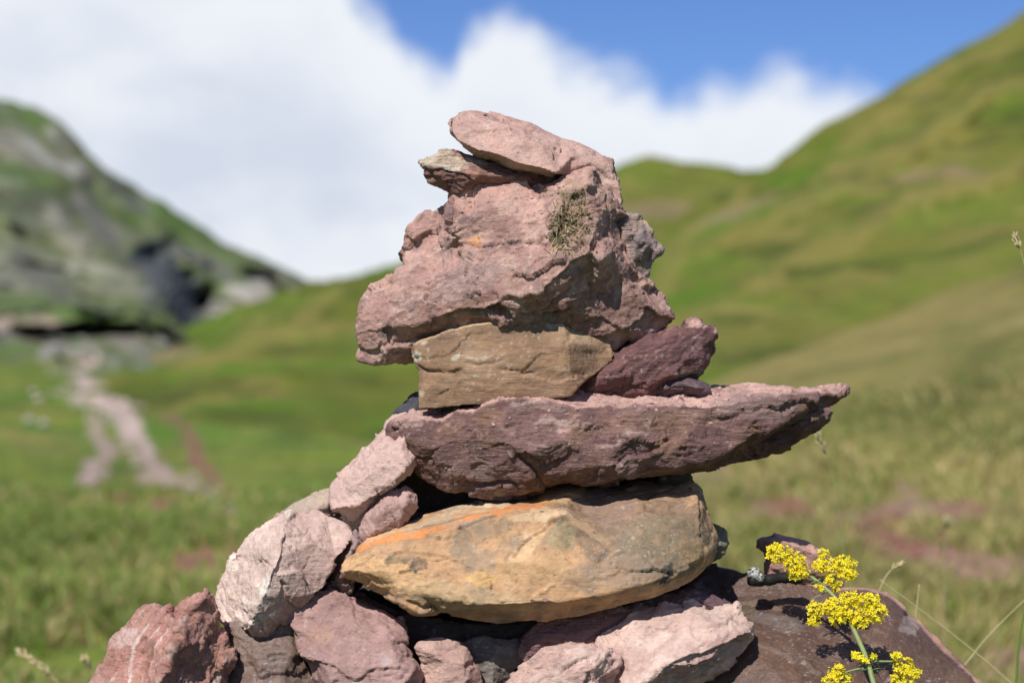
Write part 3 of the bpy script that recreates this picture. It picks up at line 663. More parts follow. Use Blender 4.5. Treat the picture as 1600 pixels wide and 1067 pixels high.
    rock('stone', 'F', yo,
         [[(-205, 385, 38), (-120, 400, 52), (0, 440, 70), (100, 475, 80), (200, 495, 88), (350, 520, 95), (500, 525, 98), (650, 515, 98), (800, 490, 98), (950, 455, 92), (1080, 420, 80), (1180, 370, 60), (1240, 320, 30)],
          (-60, 360, 62), (60, 330, 66), (200, 350, 76), (100, 400, 78), [(-150, 320, 28), (-60, 300, 38), (60, 262, 42), (150, 240, 45), (250, 236, 46)],
          [(-140, 296, 10), (0, 250, 16), (120, 210, 18), (240, 190, 18), (380, 150, 16), (470, 128, 10), (575, 128, 14)],
          [(430, 200, 50), (470, 170, 44), (540, 150, 34), (620, 140, 36), (690, 150, 44), (750, 200, 54), (800, 260, 64), (860, 300, 70)],
          [(460, 345, 84), (490, 310, 74), (540, 260, 62), (600, 220, 52)], (330, 270, 46), (400, 260, 46), (380, 360, 72), (560, 360, 88), (700, 400, 94), (700, 260, 54), (660, 310, 76), (580, 160, 30), (700, 90, -30), (900, 120, 0), (1050, 110, -10), (820, 190, 40), (980, 250, 62), (1000, 350, 82), (1150, 60, -50),
          [(1195, 40, -55), (1215, 140, 10), (1225, 220, 25), (1230, 280, 32)], (1120, 200, 40), (1140, 300, 60), (300, 420, 82), (150, 530, 50), (400, 575, 55), (700, 545, 60)],
         -50, 215, M_och, "large ochre and grey almond-shaped stone with an orange seam in the lower cairn",
         dict(ang=-4, lump=(120, 6), chip=((130, 4), (50, 2.0), (16, .7)), flat=2.2, layer=(110, 16, .8), fine=(7, .5), warp=25, smooth=3, hair=1.3),
         dict(base=(.41, .25, .145), mix=[((.23, .16, .115), 60, -.1, .35, .8, 'n'), ((.52, .33, .19), 55, .1, .55, .6, 'n'), ((.32, .19, .10), 45, .15, .5, .5, 'n'), ((.24, .19, .16), 30, .25, .6, .6, 'lay')], dust=[],
              blobs=[(950, 200, 330, 170, 10, (.17, .12, .088), .95), (1080, 300, 190, 130, 0, (.185, .15, .105), .85), (850, 420, 220, 50, 0, (.26, .185, .13), .7), (850, 140, 120, 60, 10, (.28, .19, .16), .6), (900, 380, 160, 60, 0, (.28, .21, .17), .55), (-60, 400, 220, 60, 12, (.52, .33, .18), .85), (300, 500, 260, 45, 8, (.40, .30, .185), .6),
                     (540, 400, 170, 70, 0, (.50, .32, .18), .6), (340, 425, 50, 34, 0, (.58, .38, .16), .8), (300, 330, 110, 50, 30, (.25, .20, .15), .6), (350, 230, 120, 40, -15, (.2, .155, .115), .7), (660, 250, 60, 60, 30, (.27, .235, .15), .7),
                     (620, 150, 80, 26, 5, (.55, .39, .25), .85), (530, 290, 100, 34, -50, (.56, .38, .23), .8), (770, 215, 110, 24, 42, (.40, .28, .18), .6), (560, 370, 150, 50, -10, (.50, .32, .18), .6), (550, 175, 90, 16, -8, (.56, .43, .29), .8), (390, 120, 90, 14, 0, (.48, .39, .28), .8), (200, 160, 170, 16, -24, (.42, .34, .25), .8),
                     (660, 80, 110, 32, -15, (.38, .24, .11), .7), (590, 75, 26, 40, 10, (.50, .22, .06), .85), (85, 360, 34, 40, 10, (.06, .05, .045), .95), (0, 348, 46, 18, -10, (.13, .11, .07), .8), (1090, 400, 24, 44, 15, (.04, .045, .05), 1.0), (1140, 385, 30, 24, 0, (.1, .1, .09), .5),
                     (1060, 430, 30, 12, 0, (.05, .05, .055), .7), (800, 378, 7, 7, 0, (.04, .035, .03), .9), (885, 380, 8, 7, 0, (.05, .045, .05), .9), (1018, 320, 6, 6, 0, (.05, .045, .04), .9), (1028, 362, 6, 6, 0, (.06, .05, .05), .9), (600, 505, 16, 10, 0, (.2, .12, .12), .8), (1185, 62, 7, 6, 0, (.03, .03, .03), .9),
                     (690, 435, 14, 8, 0, (.3, .2, .17), .8), (660, 405, 8, 8, 0, (.3, .2, .17), .8), (270, 500, 7, 6, 0, (.1, .08, .06), .8), (1200, 310, 60, 50, 0, (.34, .23, .13), .6), (1230, 60, 20, 60, 0, (.19, .165, .13), .6)],
              veins=[([(-150, 305), (-90, 275), (0, 255), (60, 243), (110, 232), (200, 210), (300, 180), (370, 158), (440, 140), (520, 130), (575, 128)], 5.6, (.56, .225, .08), 1.0), ([(-130, 285), (0, 240), (120, 200), (240, 170), (360, 140)], 3, (.52, .36, .22), .7), ([(200, 205), (300, 195), (370, 165)], 4, (.28, .29, .27), .6),
                     ([(-190, 385), (-120, 345), (-60, 320), (20, 318)], 1.2, (.12, .09, .06), .5)]),
         cracks=[([(-60, 350), (40, 330), (150, 350), (240, 330)], 1.3, 2.2), ([(120, 470), (260, 500), (420, 520), (560, 515)], 1.2, 2), ([(640, 120), (800, 150), (960, 190), (1060, 260)], 1.2, 2), ([(1060, 150), (1110, 240), (1100, 330)], 1.2, 2), ([(-150, 318), (-90, 292), (0, 268), (80, 255), (170, 240), (260, 222), (350, 185), (440, 155), (520, 140)], 2.6, 7), ([(-175, 375), (-120, 345), (-60, 318), (30, 300)], 1.3, 2.2), ([(90, 180), (200, 160), (300, 150), (400, 145), (460, 130)], 1.8, 3.5), ([(620, 100), (680, 110), (740, 96)], 1.3, 2.5),
                 ([(540, 120), (560, 90), (590, 60)], 1.5, 3), ([(30, 505), (80, 520), (160, 545), (240, 565)], 2, 5), ([(700, 150), (760, 220), (830, 280)], 1.4, 2.5), ([(460, 345), (490, 305), (545, 250)], 1.4, 2), ([(1215, 60), (1222, 160), (1232, 280)], 1.5, 3)],
         steps=[([(-60, 330), (40, 310), (160, 320), (260, 350), (330, 400)], -4, 24), ([(460, 345), (490, 300), (540, 255), (600, 215), (640, 165)], -5, 30), ([(640, 150), (720, 180), (800, 260), (860, 320)], 5, 30), ([(-150, 318), (-90, 292), (0, 268), (80, 255), (170, 240), (260, 222), (440, 170)], 5, 20), ([(-60, 475), (20, 500), (100, 540), (200, 545)], 4, 22)], seed=17, group=CG)
    rock('stone', 'F', [(1180, 210), (1240, 190), (1290, 208), (1325, 230), (1340, 280), (1322, 320), (1275, 352), (1200, 370)], [(1290, 270, 20), (1250, 240, 20)], 60, 110, M_dark, "grey green lump showing behind the right end of the ochre stone",
         dict(lump=(40, 3), chip=((35, 3), (14, 1))), dict(base=(.15, .15, .12), mix=[((.24, .23, .2), 20, 0, .5, .6, 'n')]), seed=18, group=CG)
    # 13 large pale left rock
    rock('stone', 'E', [(625, 465, -50), (650, 415, -50), (665, 380, -50), (680, 330, -50), (700, 270, -50), (740, 220, -50), (800, 160, -50), (870, 110, -50), (930, 75, -50), (985, 48, -50), (1020, 62, -45), (1055, 55, -40), (1080, 60, -40), (1112, 46, -40), (1160, 72, -35), (1230, 93, -30), (1262, 125, -25), (1280, 162, -15), (1250, 210, 0), (1215, 262, 5),
          (1180, 342, 10), (1145, 418, 15), (1112, 432, 20), (1060, 482, 20), (1000, 542, 15), (985, 568, 15), (940, 575, 15), (900, 612, 15), (850, 647, 15), (815, 640, 15), (790, 605, 12), (750, 622, 5), (700, 612, -5), (660, 580, -20), (640, 545, -35), (645, 500, -40)],
         [[(990, 62, -10), (958, 120, 25), (945, 190, 44), (935, 260, 58), (900, 340, 68), (890, 390, 74), (870, 440, 76), (840, 510, 72), (815, 560, 62), (795, 595, 50)], (1100, 200, 14), (1180, 180, -12), (1080, 350, 28), (1000, 450, 42), (900, 560, 42), (860, 610, 34), (800, 250, -10), (750, 350, -8), (850, 330, 20), (700, 450, -18), (760, 530, 12), (690, 560, -15)],
         -35, 130, M_pale, "large pale pink rock on the cairn's left flank, its left face painted sunlit and veined",
         dict(ang=-58, lump=(100, 5), chip=((90, 5), (30, 2.4), (12, .9)), flat=2.6, layer=(70, 10, 1.7), fine=(6, .9)),
         dict(base=(.43, .305, .285), mix=[((.50, .38, .35), 60, -.1, .5, .6, 'n'), ((.34, .235, .22), 26, .2, .55, .5, 'lay')],
              blobs=[(800, 350, 190, 300, 20, (.58, .455, .42), .75), (870, 410, 30, 60, 20, (.70, .65, .6), .9), (820, 480, 60, 16, 10, (.68, .62, .52), .8), (720, 290, 26, 40, 10, (.72, .64, .56), .8), (740, 540, 110, 50, 20, (.62, .54, .52), .6), (740, 265, 24, 8, -30, (.2, .08, .07), .8), (690, 440, 40, 30, 0, (.6, .5, .4), .6), (970, 60, 50, 20, -10, (.66, .6, .56), .7)],  # largest blob paints the sunlit brightness of the left face
              veins=[([(820, 600), (850, 540), (880, 440), (890, 390)], 3, WHT, .6)]),
         cracks=[([(1215, 262), (1180, 342), (1145, 418)], 2, 4), ([(1080, 400), (1060, 330), (1090, 240)], 1.2, 2), ([(760, 500), (800, 560), (850, 540), (890, 515)], 1.8, 4), ([(900, 210), (910, 180), (880, 205)], 1.2, 2), ([(1040, 210), (1060, 160), (1100, 120)], 1.2, 2), ([(940, 330), (970, 300)], 1.5, 2), ([(715, 290), (740, 265), (755, 255)], 1.5, 3)],
         steps=[([(795, 600), (870, 440), (935, 260), (958, 110)], -4, 30), ([(640, 545), (700, 600), (760, 600), (800, 560)], -5, 18)], seed=19, group=CG)
    # 16 brown grey below
    rock('stone', 'E', [(660, 600), (700, 560), (780, 560), (860, 560), (960, 540), (1000, 580), (1040, 720), (1090, 800), (1150, 950), (1180, 1250), (640, 1250), (660, 900), (680, 750)],
         [(780, 680, 25), (900, 680, 30), (850, 760, 48), (960, 830, 40), (760, 800, 30), (800, 900, 50), (1000, 950, 50), (900, 1150, 60), (1000, 680, 20)], -40, 200, M_brn, "brown grey stone in the gap under the large pale rock",
         dict(lump=(80, 6), chip=((70, 5), (26, 1.5)), layer=(60, 14, .8)), dict(base=(.17, .115, .10), mix=[((.25, .21, .175), 50, 0, .5, .7, 'n'), ((.2, .09, .07), 35, .2, .5, .6, 'n')]),
         cracks=[([(780, 740), (830, 810), (860, 860)], 2, 5)], seed=20, group=CG, vox=2.8)
    # 15 bottom-left red rock
    rock('stone', 'E', [(-60, 1250), (20, 900), (60, 845), (100, 790), (130, 720), (160, 660), (180, 630), (205, 625), (230, 590), (260, 555), (290, 520), (330, 496), (400, 505), (430, 486), (448, 502), (452, 535), (470, 490), (520, 455), (570, 430), (590, 432), (612, 424), (630, 470), (632, 510), (655, 545), (650, 600), (690, 612), (698, 690), (730, 688), (738, 735),
          (715, 800), (705, 860), (740, 1250)],
         [[(450, 560, 60), (470, 600, 76), (466, 660, 88), (430, 700, 94), (400, 780, 106), (385, 850, 114), (380, 1000, 130)], [(470, 510, 20), (540, 480, 40), (600, 450, 30)], (560, 560, 36), (600, 680, 26), (660, 700, 12), (640, 800, 14), (520, 800, 56), (300, 620, 30), (220, 760, 30), (330, 800, 60), (130, 850, 25), (200, 1100, 60), (560, 1100, 80), (360, 560, 25), (680, 760, 25)],
         -90, 150, M_pink, "jagged reddish pink rock with white streaks and cracks at the far left of the cairn",
         dict(ang=62, lump=(70, 6), chip=((55, 6), (22, 3.4), (10, 1.2)), flat=2.2, layer=(60, 10, 2.4), fine=(6, 1.1)),
         dict(base=(.36, .185, .165), mix=[((.46, .28, .26), 40, -.1, .5, .6, 'n'), ((.25, .12, .10), 30, .15, .5, .6, 'lay'), ((.55, .48, .46), 13, .28, .5, .75, 'lay'), ((.42, .25, .2), 20, .3, .6, .6, 'cell')], blobs=[(560, 700, 130, 220, 10, (.22, .125, .10), .5), (220, 640, 60, 40, -40, (.55, .47, .46), .6), (420, 710, 20, 40, 30, (.5, .4, .38), .5)],  # large dark blob paints the right face's shade into the colour
              veins=[([(330, 580), (280, 640), (250, 740), (240, 840)], 2.5, (.62, .56, .54), .7), ([(420, 600), (370, 680), (340, 800)], 2, (.62, .56, .54), .6)]),
         cracks=[([(452, 500), (455, 545), (462, 575)], 2.2, 7), ([(640, 600), (600, 680), (560, 780)], 1.6, 4), ([(560, 640), (600, 660), (680, 690)], 1.5, 3), ([(570, 780), (620, 760), (690, 800)], 1.5, 3)],
         steps=[([(385, 850), (430, 700), (466, 640), (450, 560)], 6, 20)], seed=21, group=CG)
    # 17
    rock('stone', 'E', [(975, 520, -20), (1000, 480, -30), (1050, 450, -40), (1110, 425, -45), (1180, 410, -45), (1230, 425, -45), (1300, 460, -45), (1380, 490, -45), (1430, 520, -40), (1520, 572, -30), (1530, 600, -20), (1528, 640, -10), (1520, 680, 0), (1548, 715, 0), (1545, 735, 5), (1580, 780, 10), (1592, 850, 15), (1600, 1250, 40), (1140, 1250, 30), (1120, 870, 20), (1080, 830, 15), (1060, 770, 10), (1020, 700, 0), (1008, 640, -5), (995, 590, -10)],
         [[(1030, 715, 35), (1080, 745, 48), (1130, 750, 54), (1190, 765, 58), (1245, 815, 66), (1300, 830, 66), (1380, 775, 62), (1480, 770, 58), (1560, 780, 48)], (1300, 620, 20), (1150, 540, -5), (1100, 640, 20), (1400, 560, -10), (1450, 660, 25), (1250, 720, 45), (1300, 930, 72), (1480, 900, 66), (1180, 850, 60), (1380, 680, 30)],
         -70, 150, M_pale, "flat topped mauve stone at the bottom, below the tip of the ochre stone",
         dict(ang=-20, lump=(90, 6), chip=((75, 5), (28, 2.4), (11, .9)), flat=2.2, layer=(60, 12, 1.2), fine=(6, .9)),
         dict(base=(.31, .195, .19), mix=[((.39, .26, .25), 50, -.1, .5, .7, 'n'), ((.24, .145, .14), 30, .15, .5, .6, 'n')], blobs=[(1130, 620, 60, 40, 20, (.42, .26, .18), .4), (1430, 740, 30, 30, 0, (.35, .29, .31), .6)]),
         cracks=[([(1225, 490), (1290, 500), (1370, 525)], 2, 4), ([(1270, 535), (1320, 555), (1370, 565)], 1.8, 3), ([(1360, 610), (1440, 640), (1510, 680)], 1.8, 3), ([(1490, 700), (1520, 730), (1545, 735)], 1.6, 3), ([(1060, 740), (1120, 770), (1200, 770)], 1.5, 2)],
         steps=[([(1030, 715), (1130, 750), (1190, 765), (1245, 815), (1300, 830), (1380, 775), (1560, 780)], -6, 16), ([(1225, 490), (1290, 500), (1370, 525)], 4, 16)], seed=22, group=CG)
    # 18,19
    rock('stone', 'F', [(80, 705), (90, 680), (140, 664), (180, 658), (225, 665), (282, 686), (300, 715), (312, 745), (330, 790), (342, 850), (345, 1150), (80, 1150), (98, 820), (92, 790), (100, 760)], [(200, 760, 30), (270, 760, 28), (140, 720, 28), (160, 900, 40), (280, 900, 38)], -70, 120, M_pink,
         "squarish pale pink stone at the bottom, below the middle of the ochre stone's left half", dict(lump=(80, 4), chip=((70, 3), (24, 1.2)), layer=(60, 12, .5), fine=(6, .7)), dict(base=(.42, .275, .25), mix=[((.5, .36, .32), 40, -.1, .5, .6, 'n'), ((.33, .21, .19), 25, .2, .6, .5, 'n')]), seed=23, group=CG)
    rock('stone', 'F', [(260, 690), (300, 668), (340, 656), (420, 660), (495, 666), (510, 740), (475, 785), (450, 850), (460, 1150), (300, 1150), (290, 850)], [(390, 740, 20), (430, 700, 15), (350, 720, 15), (390, 900, 30)], -35, 120, M_dark,
         "dark grey stone between the pink stones at the very bottom", dict(lump=(60, 4), chip=((50, 3.5), (20, 1.2))), dict(base=(.13, .115, .11), mix=[((.2, .18, .17), 30, 0, .5, .6, 'n')]), seed=24, group=CG)
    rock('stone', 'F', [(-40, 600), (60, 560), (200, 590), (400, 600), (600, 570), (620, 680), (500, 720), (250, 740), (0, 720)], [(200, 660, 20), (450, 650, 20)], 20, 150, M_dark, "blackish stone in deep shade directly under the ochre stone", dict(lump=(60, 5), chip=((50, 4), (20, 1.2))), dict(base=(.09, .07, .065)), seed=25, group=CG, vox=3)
    rock('stone', 'F', [(-20, 590), (20, 575), (42, 620), (40, 690), (60, 720), (55, 760), (95, 800), (90, 1150), (-20, 1150)], [(20, 650, 15), (40, 850, 25)], -30, 80, M_pale, "thin mauve sliver beside the flat topped stone at the bottom", dict(lump=(50, 3), chip=((40, 3), (14, 1))), dict(base=(.30, .19, .185)), seed=26, group=CG)
    # 26, 20, 21, 22
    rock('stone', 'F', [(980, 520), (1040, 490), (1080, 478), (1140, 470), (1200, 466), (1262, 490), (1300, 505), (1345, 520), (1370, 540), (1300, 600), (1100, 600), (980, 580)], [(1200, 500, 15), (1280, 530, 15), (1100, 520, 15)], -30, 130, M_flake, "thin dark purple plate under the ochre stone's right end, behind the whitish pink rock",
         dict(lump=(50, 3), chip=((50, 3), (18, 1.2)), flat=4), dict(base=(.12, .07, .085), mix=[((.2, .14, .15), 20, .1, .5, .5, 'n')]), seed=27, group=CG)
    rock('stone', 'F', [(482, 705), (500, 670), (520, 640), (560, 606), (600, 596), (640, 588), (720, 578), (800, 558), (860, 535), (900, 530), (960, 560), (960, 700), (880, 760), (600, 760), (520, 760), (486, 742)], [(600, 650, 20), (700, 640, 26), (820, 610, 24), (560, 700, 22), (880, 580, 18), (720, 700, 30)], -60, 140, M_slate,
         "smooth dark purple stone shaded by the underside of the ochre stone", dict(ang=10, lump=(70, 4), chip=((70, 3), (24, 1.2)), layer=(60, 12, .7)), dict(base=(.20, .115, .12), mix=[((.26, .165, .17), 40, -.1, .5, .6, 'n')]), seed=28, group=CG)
    rock('stone', 'F', [(800, 700, 0), (850, 640, -20), (868, 590, -40), (880, 552, -60), (920, 526, -75), (980, 510, -80), (1040, 512, -80), (1080, 498, -80), (1160, 493, -80), (1212, 498, -70), (1230, 530, -60), (1260, 547, -50), (1300, 532, -50), (1345, 524, -45), (1372, 537, -40), (1378, 565, -35), (1410, 570, -30), (1442, 600, -20), (1448, 640, -15), (1430, 690, -15), (1385, 745, -10), (1330, 790, 0), (1240, 838, 10), (1150, 870, 20), (1120, 1150, 50), (820, 1150, 40), (820, 800, 20)],
         [[(1435, 635, 5), (1380, 650, 25), (1330, 680, 40), (1260, 705, 52), (1180, 725, 62), (1100, 765, 74), (1040, 820, 84), (980, 860, 90)], (950, 600, 0), (1050, 590, 0), (1150, 590, 0), (1250, 610, 8), (1330, 600, 0), (1000, 700, 35), (900, 680, 20), (1150, 660, 28), (1050, 760, 62), (1200, 780, 58), (1300, 740, 42), (950, 800, 62), (1000, 1000, 90), (1180, 540, -30), (1000, 550, -40)],
         -100, 150, M_pale, "whitish pink angular rock at the bottom, resting against the brown boulder",
         dict(ang=32, lump=(70, 6), chip=((60, 6), (28, 3.4), (11, 1.2)), flat=2, layer=(60, 12, 1.6), fine=(6, .9)),
         dict(base=(.50, .36, .33), mix=[((.60, .48, .44), 50, -.1, .5, .7, 'n'), ((.38, .26, .255), 30, .2, .5, .7, 'n')], blobs=[(1130, 505, 90, 22, 0, (.66, .60, .56), .8), (1255, 530, 26, 14, 10, (.75, .72, .68), .8), (1200, 770, 170, 60, -30, (.30, .19, .185), .65), (1330, 700, 110, 50, -35, (.30, .19, .185), .6), (940, 750, 100, 60, 0, (.38, .24, .23), .4)]),
         cracks=[([(1435, 660), (1350, 720), (1260, 780), (1200, 820)], 1.8, 5), ([(880, 700), (950, 690), (1000, 650)], 1.5, 3), ([(940, 600), (960, 640), (1000, 660)], 1.5, 3), ([(960, 830), (1000, 760), (1060, 740)], 1.8, 3)],
         steps=[([(980, 860), (1100, 765), (1180, 725), (1330, 680), (1435, 635)], -7, 20)], seed=29, group=CG)
    rock('stone', 'F', [(400, 1150), (430, 870), (445, 840), (470, 795), (505, 765), (540, 742), (600, 706), (650, 702), (700, 690), (760, 686), (800, 680), (815, 696), (850, 695), (880, 720), (896, 742), (885, 800), (862, 850), (880, 1150)],
         [[(470, 830, 20), (560, 770, 35), (640, 750, 40), (740, 730, 36), (840, 740, 24)], (620, 820, 50), (780, 790, 46), (700, 900, 62), (520, 900, 50), (820, 880, 40)], -150, 140, M_pink,
         "rough light pink rock at the bottom, in front of the shaded purple stone", dict(ang=18, lump=(60, 6), chip=((50, 5), (22, 2.8), (10, 1)), layer=(50, 12, 1.2)), dict(base=(.46, .31, .285), mix=[((.56, .43, .39), 40, -.1, .5, .7, 'n'), ((.33, .215, .21), 24, .2, .5, .7, 'n')]), seed=30, group=CG)
    # 24 pink stone behind
    rock('stone', 'G', [(358, 190), (365, 178), (380, 168), (430, 160), (480, 165), (520, 175), (600, 205), (680, 245), (720, 270), (770, 400), (600, 430), (410, 400), (395, 330), (400, 270), (385, 235), (366, 215)],
         [[(380, 200, 12), (430, 190, 22), (520, 205, 24), (640, 250, 20), (720, 290, 14)], (450, 300, 20), (600, 330, 20), (420, 240, 20)], 138, 90, M_pink, "pink brown stone standing behind the yellow flowers and the brown boulder",
         dict(ang=-20, lump=(60, 4), chip=((50, 4), (18, 1.3))), dict(base=(.34, .2, .18), mix=[((.24, .13, .12), 30, 0, .5, .6, 'n')], dust=[(DUST, .6, .4)]), seed=31, group=CG)
    # 23 brown boulder
    rock('stone', 'G', [(-60, 500, -60), (20, 400, -120), (60, 330, -150), (100, 300, -160), (160, 298, -170), (230, 310, -140), (320, 330, -115), (420, 335, -100), (500, 360, -98), (600, 385, -98), (700, 402, -100), (750, 405, -115), (850, 408, -130), (920, 425, -120), (1000, 470, -110), (1060, 520, -105), (1120, 570, -100), (1200, 650, -90), (1280, 730, -80),
          (1340, 800, -70), (1385, 850, -60), (1440, 950, -40), (1500, 1300, 0), (0, 1300, 150), (-60, 900, 60)],
         [(200, 450, -90), (400, 430, -75), (600, 480, -62), (800, 500, -60), (300, 600, 0), (600, 620, 10), (850, 620, -5), (400, 750, 70), (700, 780, 70), (1000, 700, 0), (200, 800, 60), (950, 850, 40), (500, 900, 120), (800, 950, 110), (1150, 850, 0), (1250, 900, 0), (500, 1150, 170), (900, 1150, 130),
          [(860, 428, -100), (960, 475, -88), (1100, 590, -76), (1200, 690, -64), (1330, 830, -50)]],
         0, 190, M_brn, "broad smooth brown boulder with a paler broken rim, behind the yellow flowers",
         dict(lump=(150, 9), chip=((130, 5), (50, 1.6)), flat=1.5, layer=(90, 30, .6), fine=(6, .6), smooth=6, warp=25, hair=.8),
         dict(base=(.095, .055, .042), mix=[((.135, .08, .055), 80, -.1, .5, .7, 'n'), ((.065, .04, .036), 50, .15, .5, .6, 'n'), ((.25, .22, .22), 11, .42, .62, .45, 'n')],
              blobs=[(460, 560, 140, 40, 10, (.26, .25, .25), .3), (720, 700, 60, 40, 0, (.22, .15, .13), .35), (1060, 590, 50, 40, 40, (.4, .36, .38), .35), (110, 410, 40, 16, 20, (.4, .38, .36), .5), (330, 500, 40, 20, 0, (.08, .09, .05), .5)],
              veins=[([(750, 407), (850, 412), (930, 435), (1000, 478), (1060, 528), (1120, 578), (1200, 658), (1280, 738), (1340, 806), (1400, 880)], 6, (.46, .26, .20), .95)]), seed=32, group=CG, vox=3.0)
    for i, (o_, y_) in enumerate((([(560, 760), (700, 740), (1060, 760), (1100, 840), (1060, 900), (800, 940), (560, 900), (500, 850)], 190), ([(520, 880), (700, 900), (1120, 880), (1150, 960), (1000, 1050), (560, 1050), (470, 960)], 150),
                                  ([(610, 700), (690, 680), (740, 760), (700, 830), (600, 800)], 110), ([(900, 700), (1070, 690), (1085, 760), (1040, 830), (880, 800)], 130))):  # dark filler stones added to black out the gaps between stones
        rock('stone', 'P', o_, [(o_[0][0] + 150, o_[0][1] + 60, 20)], y_, 120, M_dark, ("added dark filler stone closing the gap behind the ochre stone", "added dark filler stone closing the gap under the ochre stone", "added dark filler stone closing the gap between the pale slab and purple slab", "added dark filler stone closing the slit under the purple slab")[i],
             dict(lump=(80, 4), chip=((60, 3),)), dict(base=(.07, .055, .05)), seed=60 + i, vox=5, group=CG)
    # hidden heart of the cairn, below the frame: plain footing stones that carry the rest
    for i, (x0, x1, y_, yd) in enumerate(((250, 640, 1130, 60), (560, 1000, 1120, 80), (900, 1300, 1150, 90), (420, 900, 1010, 170), (760, 1200, 1010, 190))):
        rock('stone', 'P', [(x0, y_ + 150), (x0 + 30, y_ + 20), (x0 + 120, y_), (x1 - 90, y_), (x1 - 20, y_ + 40), (x1, y_ + 160), (x1 - 60, y_ + 340), (x0 + 60, y_ + 340)], [((x0 + x1) / 2, y_ + 120, 40)], yd, 170, M_dark,
             ("dark footing stone under the cairn's left flank", "dark footing stone under the middle of the cairn", "dark footing stone beneath the brown boulder", "rear footing stone behind the mauve stones", "rear footing stone behind the whitish pink rock")[i], dict(lump=(80, 8), chip=((70, 6), (26, 2))), dict(base=(.16, .11, .10)), seed=40 + i, vox=6, group="footing stones under the cairn")


stones()

# ------------------------------------------------------------------ land
def land_mat(name, cols, sc, streak=(1, 1, 1), bump=.0, rough=.95):
    """turf: olive, green, straw and dark tussock patches; bare soil and rock come from the attribute 'bare'"""
    m, t, b = principled(name)
    geo = t.new('ShaderNodeNewGeometry')
    pos = t.mapping(geo.outputs['Position'], tuple(sc * s for s in streak))
    n1 = t.noise(pos, .26, 5, .6); n2 = t.noise(pos, .62, 5, .62); n3 = t.noise(pos, 1.9, 5, .7); n4 = t.noise(pos, .09, 3, .5); n5 = t.noise(t.mapping(pos, loc=(9, 4, 2)), .45, 5, .6)
    c = t.mix(t.smooth(n1, .44, .56), cols[0], cols[1])
    c = t.mix(t.math('MULTIPLY', t.smooth(n4, .46, .62), .5), c, cols[4])
    c = t.mix(t.math('MULTIPLY', t.smooth(n2, .48, .66), .6), c, cols[2])
    c = t.mix(t.math('MULTIPLY', t.smooth(n5, .53, .63), .8), c, cols[3])
    c = t.mix(t.math('MULTIPLY', t.smooth(n3, .50, .64), .65), c, cols[3])
    v = t.math('ADD', .5, t.math('MULTIPLY', n3, 1.1))
    hs = t.new('ShaderNodeHueSaturation'); t.link(c, hs.inputs['Color']); t.link(v, hs.inputs['Value'])
    at = t.new('ShaderNodeAttribute', attribute_name='bare')
    al = t.new('ShaderNodeAttribute', attribute_name='col')
    rv = t.new('ShaderNodeHueSaturation'); t.link(al.outputs['Color'], rv.inputs['Color']); t.link(t.math('ADD', .5, n3), rv.inputs['Value'])
    c = t.mix(at.outputs['Fac'], hs.outputs[0], rv.outputs[0])
    t.link(c, b.inputs['Base Color'])
    b.inputs['Roughness'].default_value = rough
    b.inputs['Specular IOR Level'].default_value = .15
    return m


def set_scalar(me, name, v):
    a = me.attributes.new(name, 'FLOAT', 'POINT'); a.data.foreach_set('value', v.astype(np.float32))


def grid_faces(nr, nc):
    i = np.arange((nr - 1) * (nc - 1)); r = i // (nc - 1); c = i % (nc - 1); a = r * nc + c
    return np.stack([a, a + 1, a + nc + 1, a + nc], 1)


def loft(rows, px0, px1, nu, nv):
    """rows of (column, row, metres away) from far to near; returns grid points"""
    U = np.linspace(px0, px1, nu)
    R = []
    for row in rows:
        a = np.array(row, float)
        R.append((np.interp(U, a[:, 0], a[:, 1]), np.log(np.interp(U, a[:, 0], a[:, 2]))))
    k = len(R); PY = np.stack([r[0] for r in R]); LD = np.stack([r[1] for r in R])
    # smooth along u
    ker = np.hanning(13); ker /= ker.sum()
    sm = lambda A: np.stack([np.convolve(np.pad(a, 6, mode='edge'), ker, 'valid') for a in A])
    PY = sm(PY); LD = sm(LD)
    t = np.linspace(0, k - 1, nv); i = np.clip(t.astype(int), 0, k - 2); f = (t - i)[:, None]
    def cat(A):
        p0 = A[np.clip(i - 1, 0, k - 1)]; p1 = A[i]; p2 = A[i + 1]; p3 = A[np.clip(i + 2, 0, k - 1)]
        m1 = (p2 - p0) * .35; m2 = (p3 - p1) * .35
        return (2 * f**3 - 3 * f**2 + 1) * p1 + (f**3 - 2 * f**2 + f) * m1 + (-2 * f**3 + 3 * f**2) * p2 + (f**3 - f**2) * m2
    py = cat(PY); d = np.exp(cat(LD)); px = np.tile(U, (nv, 1))
    X = (px - 800) * S / D * d; Z = H + (533 - py) * S / D * d; Y = d - D
    return np.stack([X, Y, Z], 2).reshape(-1, 3), px.ravel(), py.ravel(), d.ravel()


def bare_mask(px, py, P, spots, warp=14):
    jx = px + warp * fbm(P + 2, 4, .6); jy = py + warp * .5 * fbm(P + 9, 4, .6)
    spots = [(x, y, rx * 1.25, ry * 1.25, an, c, amt) for (x, y, rx, ry, an, c, amt) in spots]
    m = np.zeros(len(px)); col = np.tile(np.array((.3, .2, .17)), (len(px), 1))
    for (x, y, rx, ry, an, c, amt) in spots:
        an = rad(an); dx, dy = jx - x, jy - y
        u = (dx * math.cos(an) + dy * math.sin(an)) / rx; v = (-dx * math.sin(an) + dy * math.cos(an)) / ry
        w = ss(1.25 - np.sqrt(u * u + v * v), 0, .4) * amt
        m = np.maximum(m, w); col = col * (1 - w[:, None]) + np.array(c) * w[:, None]
    return m, col


